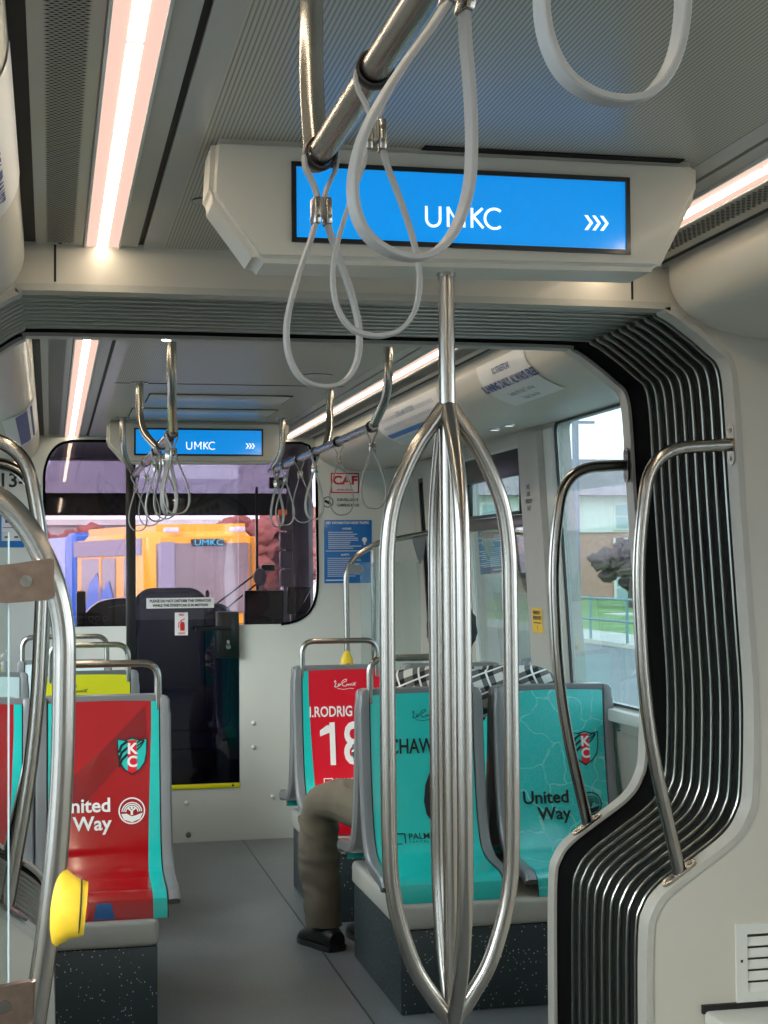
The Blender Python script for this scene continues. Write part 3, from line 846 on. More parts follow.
# ------------------------------------------------------------------ seats
ZP = .36
PROF = catmull([(0, .006, 1.022), (0, .003, .95), (0, -.004, .85), (0, -.020, .72), (0, -.042, .60), (0, -.068, .525), (0, -.105, .478), (0, -.16, .455), (0, -.24, .445), (0, -.32, .438), (0, -.352, .428), (0, -.370, .405), (0, -.374, .362)], 4)
ARC = [0]
for i in range(1, len(PROF)): ARC.append(ARC[-1]+(PROF[i]-PROF[i-1]).length)
def seat_surf(x, s, off=0):
    s = max(0, s)
    for i in range(len(PROF)-1):
        if ARC[i+1] >= s or i == len(PROF)-2:
            t_ = (s-ARC[i])/(ARC[i+1]-ARC[i]); p = PROF[i].lerp(PROF[i+1], t_)
            q = (PROF[i+1]-PROF[i]).normalized(); nn = Vector((0, q.z, -q.y))
            if i > 0 and t_ < .5: q0 = (PROF[i]-PROF[i-1]).normalized(); nn = (nn+Vector((0, q0.z, -q0.y))).normalized()
            p = p+nn*off; return Vector((x, p.y, p.z-ZP))
def shell_mesh():
    mb = MB(); rows = []
    L = ARC[-1]
    st = [-.016, -.012]+[L*k/34 for k in range(33)]
    for s in st:
        w = .228
        if s < 0: w = .205 if s < -.013 else .218
        elif s < .03: w = .224
        if s > L-.05: w = .222
        ext = s if s < 0 else 0
        sec = [(-w, -.026), (-w, .004), (-w+.006, .011), (-w+.02, .012), (-.192, .008), (-.189, -.003), (.189, -.003), (.192, .008), (w-.02, .012), (w-.006, .011), (w, .004), (w, -.026), (w-.01, -.034), (-w+.01, -.034)]
        row = []
        for x, o in sec:
            if s < .0 and abs(x) <= .192: o = .006
            if s < 0: o = o*.75-.004
            p = seat_surf(x, max(s, 0), o); p.z -= ext*1.0
            # arched top edge
            if s < .06: p.z += .008*(1-(x/.23)**2)
            row.append(p)
        rows.append(row)
    mb.grid(rows, closed=True)
    n = len(rows[0]); N = len(mb.v)
    mb.f.append(tuple(range(n))); mb.sm.append(False); mb.f.append(tuple(range(N-n, N))); mb.sm.append(False)
    return mb
def panel_rows(x0, x1, s0, s1, off, nx=6, ns=30, xf=None):
    rows = []
    for k in range(ns+1):
        s = s0+(s1-s0)*k/ns; a, b = (x0, x1) if xf is None else xf(s)
        rows.append([seat_surf(a+(b-a)*i/nx, s, off)+Vector((0, 0, .008*(1-((a+(b-a)*i/nx)/.23)**2) if s < .06 else 0)) for i in range(nx+1)])
    return rows
SHELL = [None]
HANDLE = {}
def seat(cx, yb, label, panel='teal', handle=None, rear=False, group='seats', stripe=None):
    t = thing('streetcar_chair', label, 'seat', (0, 0, 0), group)
    if SHELL[0] is None: SHELL[0] = shell_mesh().build('shell', 'shell_grey', t).data
    else:
        o = bpy.data.objects.new('shell', SHELL[0]); COL.objects.link(o); o.parent = t; ORG[o.name] = Vector((0, 0, 0))
    L = ARC[-1]
    mb = MB(); mb.grid(panel_rows(-.187, .187, .006, L+.0, .003)); mb.grid(panel_rows(-.187, .187, .006, L, -.001))
    p = mb.build('cushion_panel', panel, t)
    if stripe:
        for sx in (1, -1):
            f_ = lambda s, sx=sx: (sx*(.160-.018*min(1, max(0, (s-.1)/.5))), sx*.1865)
            MB().grid(panel_rows(0, 0, .006, L, .0042, nx=2, xf=f_)).build('side_stripe', stripe, p)
    # dark piping between the print and the shell
    for sx in (-1, 1):
        MB().tube([seat_surf(sx*.189, L*k/30, .004) for k in range(31)], .0016, 6).build('piping', 'black_print', p)
    if handle:
        xa, xb = handle
        MB().tube(smooth_path([(xa, .012, .99-ZP), (xa, .012, 1.15-ZP), (xb, .012, 1.15-ZP), (xb, .012, .99-ZP)], .055, 8), .0125, 14).build('handle', 'steel', t)
    t.location = (cx, yb, ZP)
    if rear: t.rotation_euler = (0, 0, PI)
    return t, p
TOP = 1.022
def sf(off=.0045):
    return lambda u, v: seat_surf(u, TOP-v, off)
def s_of(z):            # approximate: arc position for a height on the back rest
    for i in range(len(PROF)-1):
        if PROF[i].z >= z >= PROF[i+1].z:
            return ARC[i]+(ARC[i+1]-ARC[i])*(PROF[i].z-z)/(PROF[i].z-PROF[i+1].z)
    return ARC[-1]
def on_back(zc, off=.0048):      # v measured from height zc on the back
    s0 = s_of(zc)
    return lambda u, v: seat_surf(u, s0-v, off)
def arc_pts(cx, cy, r, a0, a1, n=10): return [(cx+r*math.cos(math.radians(a0+(a1-a0)*k/n)), cy+r*math.sin(math.radians(a0+(a1-a0)*k/n))) for k in range(n+1)]
def shield(p, cx, z, w, h, teal='teal'):
    e = thing_emblem = None
    def outline(k):
        a = w*k/2; b = h*k/2
        return [(-a, b*.95), (-a*.5, b*.86), (0, b*1.0), (a*.5, b*.86), (a, b*.95), (a*.98, b*.2), (a*.85, -b*.35), (a*.5, -b*.75), (0, -b*1.02), (-a*.5, -b*.75), (-a*.85, -b*.35), (-a*.98, b*.2)]
    base = decal('emblem', [poly2d([(x+cx, y) for x, y in outline(1.06)])], on_back(z, .0052), 'black_print', p)
    decal('emblem_field', [poly2d([(x+cx, y) for x, y in outline(.97)])], on_back(z, .0062), teal, base)
    st = []
    for k in range(3):
        st.append(line2d([(cx-w*.46, -h*(.30-.2*k)), (cx-w*.36, -h*(.10-.2*k)), (cx-w*.15, h*(.06+.18*k))], w*.085))
        st.append(line2d([(cx+w*.17, h*(.16+.1*k)), (cx+w*.30, h*(.27+.08*k)), (cx+w*.42, h*(.42))], w*.05))
    decal('emblem_stripes', st, on_back(z, .0068), 'black_print', base)
    a = w*.155
    decal('emblem_centre', [poly2d([(cx-a, h*.44), (cx+a, h*.44), (cx+a, -h*.42), (cx, -h*.49), (cx-a, -h*.42)])], on_back(z, .0072), 'red_bright', base)
    decal('emblem_letters', [shift(text2d('K', h*.42, .0016), cx, h*.19), shift(text2d('C', h*.42, .0016), cx, -h*.17)], on_back(z, .0080), 'white_print', base)
def united_way(p, m, tx, z, rx, rz, sz=.066, rr_=.034):
    fn = on_back(z, .0054)
    # right-aligned pair of lines with slab feet
    a = text2d('United', sz, .0014, 'RIGHT'); b = text2d('Way', sz, .0014, 'RIGHT')
    decal('lettering', [shift(a, tx, sz*.42), shift(b, tx, -sz*.50)], fn, m, p)
    fr = on_back(rz, .0054); sh = [ring2d(rx, 0, rr_*.90, rr_)]
    for q in (.78, .64, .50): sh.append(ring2d(rx, -rr_*.12, rr_*(q-.08), rr_*q, 5, 175, 16))
    sh.append(ring2d(rx, rr_*.20, 0, rr_*.09))
    sh.append(line2d([(rx-rr_*.26, rr_*.20), (rx-.001, -rr_*.04), (rx+rr_*.26, rr_*.20)], rr_*.13))
    sh.append(line2d([(rx, rr_*.0), (rx, -rr_*.32)], rr_*.17))
    sh.append(poly2d([(rx-rr_*.80, -rr_*.22), (rx-rr_*.4, -rr_*.20), (rx, -rr_*.42), (rx+rr_*.35, -rr_*.34), (rx+rr_*.82, -rr_*.16), (rx+rr_*.62, -rr_*.62), (rx, -rr_*.86), (rx-rr_*.6, -rr_*.64)]))
    decal('round_logo', sh, fr, m, p)
def script_logo(p, m, cx, z, w):
    k = w/.08; fn = on_back(z, .0054)
    pth = [(-.040, .006), (-.036, .014), (-.034, .004), (-.038, -.008), (-.028, -.007), (-.020, -.002), (-.024, .003), (-.026, -.003), (-.018, -.002), (-.010, .012), (.002, .018), (.004, .012), (-.008, .006), (-.010, -.004), (.002, -.006), (.006, .001), (.010, -.004), (.014, .001), (.018, -.004), (.022, .002), (.026, -.004), (.038, .006)]
    l2 = [(.028, .006), (.036, -.006)]; l3 = [(-.028, -.014), (-.006, -.018), (.016, -.014), (.030, -.016)]
    decal('script_logo', [line2d([(cx+x*k, y*k) for x, y in [tuple(v)[:2] for v in catmull([(a, b, 0) for a, b in pth], 4)]], .0022*k), line2d([(cx+x*k, y*k) for x, y in l2], .002*k), line2d([(cx+x*k, y*k) for x, y in l3], .0016*k)], fn, m, p)
def player(p, m, name, num, cx_name, zn, cx_num, znum, nsize=.062, numsize=.19, sx=1):
    decal('lettering', [shift(text2d(name, nsize, .0012, 'LEFT', sx), cx_name, 0)], on_back(zn, .0054), m, p)
    decal('number', [shift(text2d(num, numsize, .004, 'CENTER', .72), cx_num, 0)], on_back(znum, .0056), m, p)
def palmer(p, m, x, z):
    fn = on_back(z, .0054); a = .019
    sq = [line2d([(x-a, -a), (x-a, a)], .004), line2d([(x-a, a), (x+a, a)], .004), line2d([(x+a, a), (x+a, -a)], .004), line2d([(x-a, -a), (x+a*.4, -a)], .004)]
    sq.append(shift(text2d('PALMER', .032, .0002, 'LEFT'), x+a+.012, .006)); sq.append(shift(text2d('CAPITAL', .014, 0, 'LEFT', spacing=1.4), x+a+.012, -.014))
    decal('sponsor_mark', sq, fn, m, p)

YA, YBk = 5.375, 6.72       # back rest lines of the two seat rows
# right side, near row (facing the camera)
t, p = seat(1.298, YA, 'teal seat numbered 6 behind the centre pole, aisle side of the near right pair', 'teal', (-.185, .130), group='near right seats')
script_logo(p, 'black_print', .010, .945, .090); player(p, 'black_print', 'CHAWINGA', '6', -.125, .834, .050, .665, .074, .34, .72); palmer(p, 'black_print', -.100, .52)
t, p = seat(1.795, YA, 'teal street-map seat with black charity lettering, beside the right window', 'teal_map', None, group='near right seats')
shield(p, .112, .810, .100, .118); united_way(p, 'black_print', .040, .612, .120, .612, .064, .042)
t, _ = seat(1.298, YA+.085, 'teal seat facing away with the passenger in plaid sitting on it', 'teal', None, True, 'near right seats')
t, _ = seat(1.795, YA+.085, 'teal seat facing away by the right window, beside the passenger', 'teal', None, True, 'near right seats')
# right side, far row
t, p = seat(1.272, YBk, 'bright red seat numbered 18, facing the camera beyond the passenger', 'red_bright', (-.185, .150), group='far right seats', stripe='teal')
script_logo(p, 'white_print', .005, .958, .100); player(p, 'white_print', 'I.RODRIG', '18', -.160, .838, -.012, .690, .064, .262, .72); palmer(p, 'white_print', -.085, .535)
decal('number_flag', [poly2d([(-.082, .092), (-.064, .092), (-.064, .062), (-.114, .044), (-.114, .070)])], on_back(.690, .0057), 'white_print', p)
t, p = seat(1.770, YBk, 'teal seat of the far right pair, window side behind the passenger', 'teal', None, group='far right seats')
t, p = seat(1.272, YBk+.085, 'teal aisle seat facing the cab, back to back with seat 18', 'teal', None, True, 'far right seats')
t, p = seat(1.770, YBk+.085, 'teal window seat facing the cab, far right', 'teal', None, True, 'far right seats')
# left side, near row
t, p = seat(.180, YA, 'dark red seat with white charity lettering and soccer crest, left of the aisle', 'red', (-.150, .185), group='near left seats', stripe='teal')
decal('diagonal_band', [poly2d([(-.18, .16), (-.02, .30), (.14, .46), (.145, .36), (.05, .26), (-.10, .10)])], on_back(.55, .0036), 'dark_red', p)
shield(p, .095, .835, .098, .122); united_way(p, 'white_print', .022, .645, .092, .652, .066, .045)
L = ARC[-1]
MB().grid(panel_rows(0, 0, L-.052, L-.004, .0045, nx=3, ns=8, xf=lambda q: (-.048+(L-q)*.25, .022-(L-q)*.25))).build('corner_patch', 'blue_print', p)
t, p = seat(-.280, YA, 'dark red seat at the left edge with a teal border, half behind the poles', 'red', None, group='near left seats', stripe='teal')
t, p = seat(.165, YA+.085, 'seat facing the cab, back to back with the dark red charity seat', 'teal', None, True, 'near left seats')
t, p = seat(-.330, YA+.085, 'left window seat facing the cab, behind the edge red seat', 'teal', None, True, 'near left seats')
# left side, middle and far rows
t, p = seat(.150, YBk+.03, 'yellow seat with thin black script, second row left', 'yellow', (-.150, .180), group='middle left seats')
script_logo(p, 'black_print', -.045, .955, .11)
t, p = seat(-.314, YBk+.03, 'pale seat at the left window, second row', 'pale_blue', None, group='middle left seats')
t, p = seat(.07, 7.62, 'pale seat of the last left row by the cab wall', 'pale_blue', (-.200, .200), group='last left seats')
t, p = seat(-.42, 7.62, 'yellow window seat of the last left row, at the picture edge', 'yellow', None, group='last left seats')
decal('lettering', [text2d('PALMER CAPITAL', .03, .0008)], on_back(.99, .0054), 'black_print', p)

def pedestal(x0, x1, y0, y1, label, far=False):
    t = thing('seat_pedestal', label, 'seat base', ((x0+x1)/2, (y0+y1)/2, 0))
    MB().box(x0+.008, x1, y0+.008, y1-.008, 0, .275, .006).build('base', 'pedestal', t)
    MB().box(x0, x1+.004, y0, y1, .275, .362, .018, 3).build('cap', 'cap_grey', t)
pedestal(1.120, 2.018, 4.985, 5.80, 'speckled dark seat base with a light cap under the two near teal seats')
pedestal(1.093, 2.018, 6.34, 7.12, 'speckled dark seat base under the red seat numbered 18')
pedestal(mir(2.018), .335, 4.985, 5.80, 'speckled dark seat base under the dark red charity seat')
pedestal(mir(2.018), .325, 6.37, 7.14, 'speckled seat base under the yellow seats, second row left')
pedestal(mir(2.018), .260, 7.24, 8.0, 'speckled seat base of the last left row')

# ------------------------------------------------------------------ posters on the coves
def cove_poster(y_near, y_far, s0, s1, left, bg, label, lines):
    t = thing('advert_poster', label, 'poster', cove_at((s0+s1)/2, (y_near+y_far)/2, .003, left))
    rows = [[cove_at(s0+(s1-s0)*k/12, y_near+(y_far-y_near)*j/4, .003, left) for j in range(5)] for k in range(13)]
    sh = MB().grid(rows).build('sheet', bg, t)
    for (txt, size, vy, m, bold) in lines:
        tw = text2d(txt, size, bold)
        ym = (y_near+y_far)/2
        fn = (lambda u, v: cove_at(s0+vy-v, ym-u, .0045, left)) if not left else (lambda u, v: cove_at(s0+vy-v, ym+u, .0045, left))
        decal('lettering', [tw], fn, m, sh)
    return t, sh
cove_poster(4.53, 5.06, .035, .235, False, 'sticker_white', 'white poster with blue headline on the cover above the big window', [('KC STREETCAR', .028, .035, 'navy_text', .0005), ('RUNNING DAILY. ALWAYS FREE.', .040, .085, 'navy_text', .0018), ('Sunday Monday Tuesday', .026, .135, 'pane_dark', .0008), ('Friday Saturday', .026, .172, 'pane_dark', .0008)])
tt, sh = cove_poster(5.62, 6.75, .035, .225, False, 'sticker_white', 'long route map poster on the right cover, left of the centre pole', [('STOPS  AND  STATIONS', .03, .035, 'pane_dark', .0005)])
rm = MB()
for k in range(34): rm.add([cove_at(s, 5.72+k*.028+dy, .005) for s, dy in ((.065, 0), (.115, 0), (.115, .006), (.065, .006))], [(0, 1, 2, 3)], False)
rm.build('lettering', 'navy_text', sh)
rows = [[cove_at(s, y, .0045) for y in (5.66, 6.3, 6.72)] for s in (.14, .165)]
MB().grid(rows).build('blue_band', 'poster_blue', sh)
rows = [[cove_at(s, y, .0045) for y in (5.9, 6.3, 6.72)] for s in (.18, .225)]
MB().grid(rows).build('route_bar', 'pale_blue', sh)
t, sh = cove_poster(7.15, 7.50, .05, .15, False, 'cream', 'faint pink maker sticker on the cover above the cab corner', [('CAF', .09, .05, 'pink_faint', .003)])
cove_poster(2.02, 2.70, .03, .20, True, 'sticker_white', 'white poster with faint blue text on the near left cover', [('METRO AREA TRANSIT', .05, .09, 'navy_text', .0015), ('RIDE FREE EVERY DAY', .03, .13, 'navy_text', .0006)])
t, sh = cove_poster(5.9, 7.3, .06, .22, True, 'sticker_white', 'blue and white poster on the far left cover', [])
MB().grid([[cove_at(s, y, .0045, True) for y in (5.95, 6.6, 7.25)] for s in (.09, .13, .17)]).build('blue_band', 'navy_text', sh)
for x, y, lab in ((1.705, 5.60, 'spot light in the cover over the seats, nearer one'), (1.70, 5.78, 'spot light in the cover over the seats, farther one')):
    t = thing('reading_light', lab, 'light', (x, y, 2.008))
    MB().disc((x, y, 2.006), (0, 0, 1), .016, .006).build('lens', 'screen_white', t)
    MB().tube([(x+.019*math.cos(a*PI/10), y+.019*math.sin(a*PI/10), 2.009) for a in range(20)], .003, 6, closed=True).build('bezel', 'steel', t)

# ------------------------------------------------------------------ cab bulkhead
fy = lambda y: (lambda u, v, d: (u, y+d, v))
Lx, Rx = mir(2.11), 2.11
hole = [(.452, .286), (1.010, .286), (1.010, 1.166), (1.24, 1.166)]+[tuple(v)[:2] for v in catmull([(1.24, 1.166, 0), (1.33, 1.185, 0), (1.40, 1.235, 0), (1.437, 1.32, 0), (1.446, 1.42, 0)], 4)][1:] + \
       [(1.442, 2.02), (1.43, 2.10), (1.40, 2.150), (1.36, 2.165), (.12, 2.165)]+[tuple(v)[:2] for v in catmull([(.12, 2.165, 0), (.05, 2.145, 0), (0, 2.09, 0), (-.028, 2.0, 0), (-.03, 1.9, 0)], 4)][1:] + [(-.03, 1.168), (.400, 1.168), (.400, .0), (.452, 0)]
hole = hole[:-2]+[(.400, .29), (.452, .29)]
plate('wall_cab', [(Lx, 0), (Rx, 0), (Rx, 2.27), (Lx, 2.27)], [hole[:]], fy(YB), .05, 'cab_white', kind='structure')
# dark rubber edge round the window opening
edge = MB(); edge.tube([(u, YB-.002, v) for u, v in hole[3:-3]], .007, 8); struct('trim_18', edge, 'rubber_black')
# left fixed pane
plate('window_20', [(-.025, 1.17), (.40, 1.17), (.40, 2.16), (.06, 2.16), (-.025, 2.0)], [], fy(YB+.02), .008, 'cab_glass', kind='structure')
plate('window_21', [(1.01, 1.17), (1.30, 1.17), (1.44, 1.40), (1.44, 2.10), (1.38, 2.16), (1.01, 2.16)], [], fy(YB+.02), .008, 'cab_glass', kind='structure')
d = MB(); d.box(.400, .452, YB-.012, YB+.04, 0.29, 2.165, .004)
struct('trim_19', d, 'black_plastic')
# cab door
t = thing('door_1', 'tinted glass cab door with black handle and white notice', 'door', (.73, YB, .286)); t['kind'] = 'structure'
plate('glass', [(.455, 1.20), (1.008, 1.20), (1.008, 1.965), (.455, 1.965)], [], fy(YB+.004), .010, 'door_glass', t)
plate('glass', [(.455, .312), (1.008, .312), (1.008, 1.20), (.455, 1.20)], [], fy(YB+.004), .010, 'door_glass_dark', t)
k = MB().box(.455, 1.010, YB-.006, YB+.012, .286, .310, .002).build('kick_strip', 'yellow', t)
s_ = MB(); s_.disc((.62, YB-.009, .298), (0, 1, 0), .006, .003, 10); s_.disc((.97, YB-.009, .298), (0, 1, 0), .006, .003, 10); s_.build('screw', 'dark_plastic', k)
hb = MB().box(.88, 1.005, YB-.035, YB+.004, .99, 1.24, .008).build('lock_box', 'black_plastic', t)
h = MB(); h.tube([(.95, YB-.035, 1.155), (.95, YB-.075, 1.155), (.765, YB-.075, 1.150)], .010, 10); h.build('handle', 'black_plastic', hb)
h = MB(); h.disc((.945, YB-.042, 1.05), (0, 1, 0), .014, .008, 16); h.box(.938, .952, YB-.045, YB-.035, 1.055, 1.085, .002); h.build('lock', 'steel', hb)
n_ = MB().box(.508, .872, YB-.004, YB+.002, 1.262, 1.318).build('notice', 'sticker_white', t)
decal('lettering', [shift(text2d('PLEASE DO NOT DISTURB THE OPERATOR', .0205, .0006, sx=.84), .69, 1.301), shift(text2d('WHILE THE STREETCAR IS IN MOTION', .0205, .0006, sx=.84), .69, 1.277)], lambda u, v: (u, YB-.0055, v), 'black_print', n_)
n_ = MB().box(.660, .730, YB-.004, YB+.002, 1.115, 1.238).build('extinguisher_sticker', 'sticker_white', t)
fx = lambda u, v: (u, YB-.0055, v)
decal('symbol', [poly2d([(.688, 1.140), (.712, 1.140), (.712, 1.178), (.706, 1.188), (.694, 1.188), (.688, 1.178)]), line2d([(.692, 1.190), (.700, 1.200), (.714, 1.204)], .005), line2d([(.694, 1.196), (.680, 1.180), (.680, 1.155)], .004), shift(text2d('FIRE', .014, .0005), .695, 1.225), shift(text2d('INSIDE', .012, .0004), .695, 1.126)], fx, 'caf_red', n_)
# bolts on the bulkhead
b = MB()
bolts = [(1.085, .50, 0), (1.085, .63, 0), (.72, .21, 0), (1.19, .225, 0)]
for x, z, q in bolts: b.ball((x, YB-.001, z), (.014, .008, .014), 2)
struct('trim_20', b, 'cab_white')
b = MB()
for x, z in ((.73, .04), (1.36, .055), (.07, .05)): b.ball((x, YB-.001, z), (.016, .010, .016), 2)
struct('trim_21', b, 'steel_dark')

# signs on the bulkhead
def sign(name, label, cat, x0, x1, z0, z1, m, y=YB):
    t = thing(name, label, cat, ((x0+x1)/2, y, z0))
    o = MB().box(x0, x1, y-.003, y, z0, z1, .0006).build('sheet', m, t)
    return t, o
fb = lambda u, v: (u, YB-.0045, v)
t, o = sign('maker_sign', 'red and white maker sign on the cab wall under the strap loops', 'sign', 1.522, 1.682, 1.888, 2.000, 'caf_red')
MB().box(1.530, 1.674, YB-.0038, YB-.002, 1.895, 1.993).build('field', 'sticker_white', o)
decal('lettering', [shift(text2d('CAF', .066, .0025, sx=1.15), 1.602, 1.957), shift(text2d('www.caf.net', .018, .0004), 1.602, 1.907)], fb, 'caf_red', o)
t = thing('surveillance_notice', 'small camera symbol and black wording on the cab wall', 'sign', (1.57, YB, 1.8))
decal('symbol', [ring2d(1.505, 1.838, .026, .031), poly2d([(1.488, 1.852), (1.520, 1.838), (1.526, 1.826), (1.520, 1.820), (1.484, 1.838)])], fb, 'black_print', t)
decal('lettering', [shift(text2d('SURVEILLANCE', .021, .0006, 'LEFT', .85), 1.556, 1.850), shift(text2d('CAMERAS IN USE', .021, .0006, 'LEFT', .78), 1.556, 1.820)], fb, 'black_print', t)
t, o = sign('blue_poster', 'blue rider information poster with white text on the cab wall', 'poster', 1.482, 1.752, 1.388, 1.738, 'poster_blue')
ls = [shift(text2d('KEY INFORMATION RIDER TRAFFIC', .019, .0006, sx=.8), 1.617, 1.722), shift(text2d('LICENSE', .014, .0004), 1.61, 1.690), shift(text2d('SAFETY', .014, .0004), 1.60, 1.545)]
random.seed(3)
for k in range(9): ls.append(rect2d(1.505, 1.505+random.uniform(.12, .2), 1.672-k*.011-.0035, 1.672-k*.011))
for k in range(10): ls.append(rect2d(1.50, 1.50+random.uniform(.12, .19), 1.528-k*.011-.003, 1.528-k*.011))
ls.append(rect2d(1.49, 1.745, 1.565, 1.568)); ls.append(rect2d(1.49, 1.60, 1.402, 1.408)); ls.append(ring2d(1.71, 1.628, 0, .014)); ls.append(poly2d([(1.703, 1.62), (1.717, 1.62), (1.714, 1.600), (1.706, 1.600)]))
decal('lettering', ls, fb, 'white_print', o)
t = thing('number_marking', 'black number on the left cab wall', 'sign', (-.18, YB, 1.94))
decal('lettering', [shift(text2d('13- L', .105, .002, 'LEFT'), -.27, 1.948)], fb, 'black_print', t)
t, o = sign('picture_poster', 'blue poster with a white streetcar drawing on the left cab wall', 'poster', -.50, -.135, 1.595, 1.82, 'poster_blue')
tr = MB().box(-.25, -.150, YB-.0045, YB-.003, 1.63, 1.79, .0004).build('streetcar_drawing', 'sticker_white', o)
decal('outline', [line2d([(-.245, 1.70), (-.155, 1.70)], .004), rect2d(-.232, -.168, 1.725, 1.765), rect2d(-.235, -.215, 1.645, 1.655), rect2d(-.185, -.165, 1.645, 1.655), line2d([(-.24, 1.78), (-.16, 1.78)], .004)], lambda u, v: (u, YB-.006, v), 'navy_text', tr)

# ceiling above the cab and its interior
struct('ceiling', MB().box(Lx, Rx, YB+.05, YE, 2.19, 2.22), 'dark_plastic')
ws = MB()
struct('wall_back', MB().box(Lx, Rx, YE-.02, YE+.04, 0, 1.02), 'dark_plastic')
plate('window_22', [(-.62, 1.02), (1.66, 1.02), (1.66, 2.2), (-.62, 2.2)], [], lambda u, v, d: (u, YE-.25*(v-1.0)+d, v), .008, 'cab_glass', kind='structure')
# black header band and dark tint above it, on the windscreen
bd = MB(); YW = lambda v: YE-.25*(v-1.0)-.03
bd.grid([[(-.62, YW(1.822), 1.822), (1.66, YW(1.822), 1.822)], [(-.62, YW(1.965), 1.965), (1.66, YW(1.965), 1.965)]], False)
bd.grid([[(-.62, YW(1.822)+.02, 1.822), (1.66, YW(1.822)+.02, 1.822)], [(-.62, YW(1.965)+.02, 1.965), (1.66, YW(1.965)+.02, 1.965)]], False)
struct('trim_22', bd, 'dark_plastic')
plate('window_23', [(-.62, 1.965), (1.66, 1.965), (1.66, 2.2), (-.62, 2.2)], [], lambda u, v, d: (u, YW(v)+d, v), .006, 'tint_glass', kind='structure')
ap = MB(); ap.add([(1.44, 9.75, 1.0), (1.62, 9.75, 1.0), (1.62, 9.75, 2.2), (1.50, 9.75, 2.2), (1.44, 9.82, 1.0), (1.66, 9.82, 1.0), (1.66, 9.82, 2.2), (1.50, 9.82, 2.2)], [(0, 1, 2, 3), (4, 5, 6, 7), (0, 4, 7, 3), (1, 5, 6, 2)], False)
struct('trim_23', ap, 'tram_grey')
ap = MB(); ap.box(1.30, 1.315, 9.9, 9.93, 1.0, 2.0)
struct('trim_24', ap, 'black_plastic')

# cab furniture
t = thing('operator_chair', 'dark navy operator seat seen through the cab door', 'seat', (.68, 9.05, 0))
def rbox(mb, x0, x1, y0, y1, z0, z1, r):
    o_ = rr(x0, x1, z0, z1, r, 8)
    bm = bmesh.new(); fc = bm.faces.new([bm.verts.new((u, y0, v)) for u, v in o_])
    q = bmesh.ops.extrude_face_region(bm, geom=[fc])
    for v in [g for g in q['geom'] if isinstance(g, bmesh.types.BMVert)]: v.co.y = y1
    es = [e for e in bm.edges if abs(e.verts[0].co.y-e.verts[1].co.y) < 1e-5]
    bmesh.ops.bevel(bm, geom=es, offset=.03, segments=3, affect='EDGES')
    mb.bm(bm, True); return mb
rbox(MB(), .465, .900, 8.95, 9.09, .52, 1.365, .12).build('backrest', 'navy_seat', t)
rbox(MB(), .86, 1.05, 9.0, 9.12, .52, 1.27, .09).build('side_bolster', 'navy_seat', t)
rbox(MB(), .50, 1.00, 9.06, 9.55, .40, .55, .06).build('cushion', 'navy_seat', t)
MB().box(.60, .88, 9.1, 9.4, 0, .42, .02).build('pillar', 'black_plastic', t)
b_ = MB(); b_.tube([(.90, 9.1, 1.20), (.905, 9.1, 1.30)], .006, 8); b_.ball((.906, 9.1, 1.325), (.012, .012, .026), 2); b_.build('microphone', 'black_plastic', t)
t = thing('instrument_panel', 'black rounded dashboard with round gauges behind the low cab wall', 'dashboard', (.33, 9.3, 1.0))
dp = [(.05, 1.0), (.14, 1.0), (.145, 1.10)]+[tuple(v)[:2] for v in catmull([(.15, 1.12, 0), (.19, 1.20, 0), (.27, 1.275, 0), (.36, 1.30, 0), (.47, 1.305, 0)], 4)]+[(.62, 1.300), (.62, 1.0)]
plate('hood', dp, [], fy(9.25), .25, 'black_plastic', t)
g_ = MB()
for x, z in ((.235, 1.185), (.275, 1.187), (.32, 1.185)): g_.tube([(x+.014*math.cos(a*PI/10), 9.247, z+.014*math.sin(a*PI/10)) for a in range(20)], .002, 6, closed=True)
g_.tube([(.34, 9.245, 1.25), (.40, 9.245, 1.262), (.45, 9.245, 1.262)], .003, 6)
g_.build('gauges', 'steel_dark', t)
t = thing('cab_monitor', 'narrow dark monitor standing left of the dashboard', 'monitor', (.175, 9.2, 1.0))
MB().box(.15, .205, 9.18, 9.22, 1.0, 1.35, .012).build('case', 'black_plastic', t)
t = thing('cab_monitor', 'wide black monitor above the low cab wall', 'monitor', (1.25, 9.0, 1.0))
MB().box(1.11, 1.345, 8.98, 9.04, 1.0, 1.345, .008).build('case', 'black_plastic', t)
MB().box(1.13, 1.325, 8.975, 8.98, 1.08, 1.325, .002).build('screen', 'dark_plastic', t)
t = thing('cab_monitor', 'tilted monitor in the right corner of the cab window', 'monitor', (1.44, 8.9, 1.0))
MB().box(1.352, 1.49, 8.9, 8.93, 1.205, 1.365, .008).build('case', 'black_plastic', t)
MB().box(1.365, 1.478, 8.896, 8.90, 1.22, 1.35, .002).build('screen', 'dark_plastic', t)
MB().box(1.38, 1.47, 8.93, 9.0, 1.0, 1.22, .01).build('stand', 'dark_plastic', t)
t = thing('overhead_display', 'small black sign box hanging in the top right of the cab', 'display', (1.33, 9.0, 1.93))
MB().box(1.265, 1.385, 9.0, 9.05, 1.945, 2.01, .004).build('case', 'black_plastic', t)
sh_ = MB(); 
for a, b2 in ((1.285, 1.31), (1.318, 1.338), (1.345, 1.368)): sh_.box(a, b2, 8.996, 9.0, 1.965, 1.992, .001)
sh_.build('screen', 'sticker_white', t)
t = thing('wall_equipment', 'grey stacked equipment boxes on the cab pillar with an orange lamp', 'equipment', (1.42, 9.4, 1.3))
for k in range(4): MB().box(1.385, 1.465, 9.4, 9.46, 1.36+k*.115, 1.465+k*.115, .012).build('box', 'tram_grey', t)
MB().box(1.375, 1.425, 9.38, 9.43, 1.80, 1.835, .006).build('lamp', 'orange', t)
t = thing('windscreen_wiper', 'black wiper arms crossing the windscreen', 'wiper', (1.2, 9.98, 1.2))
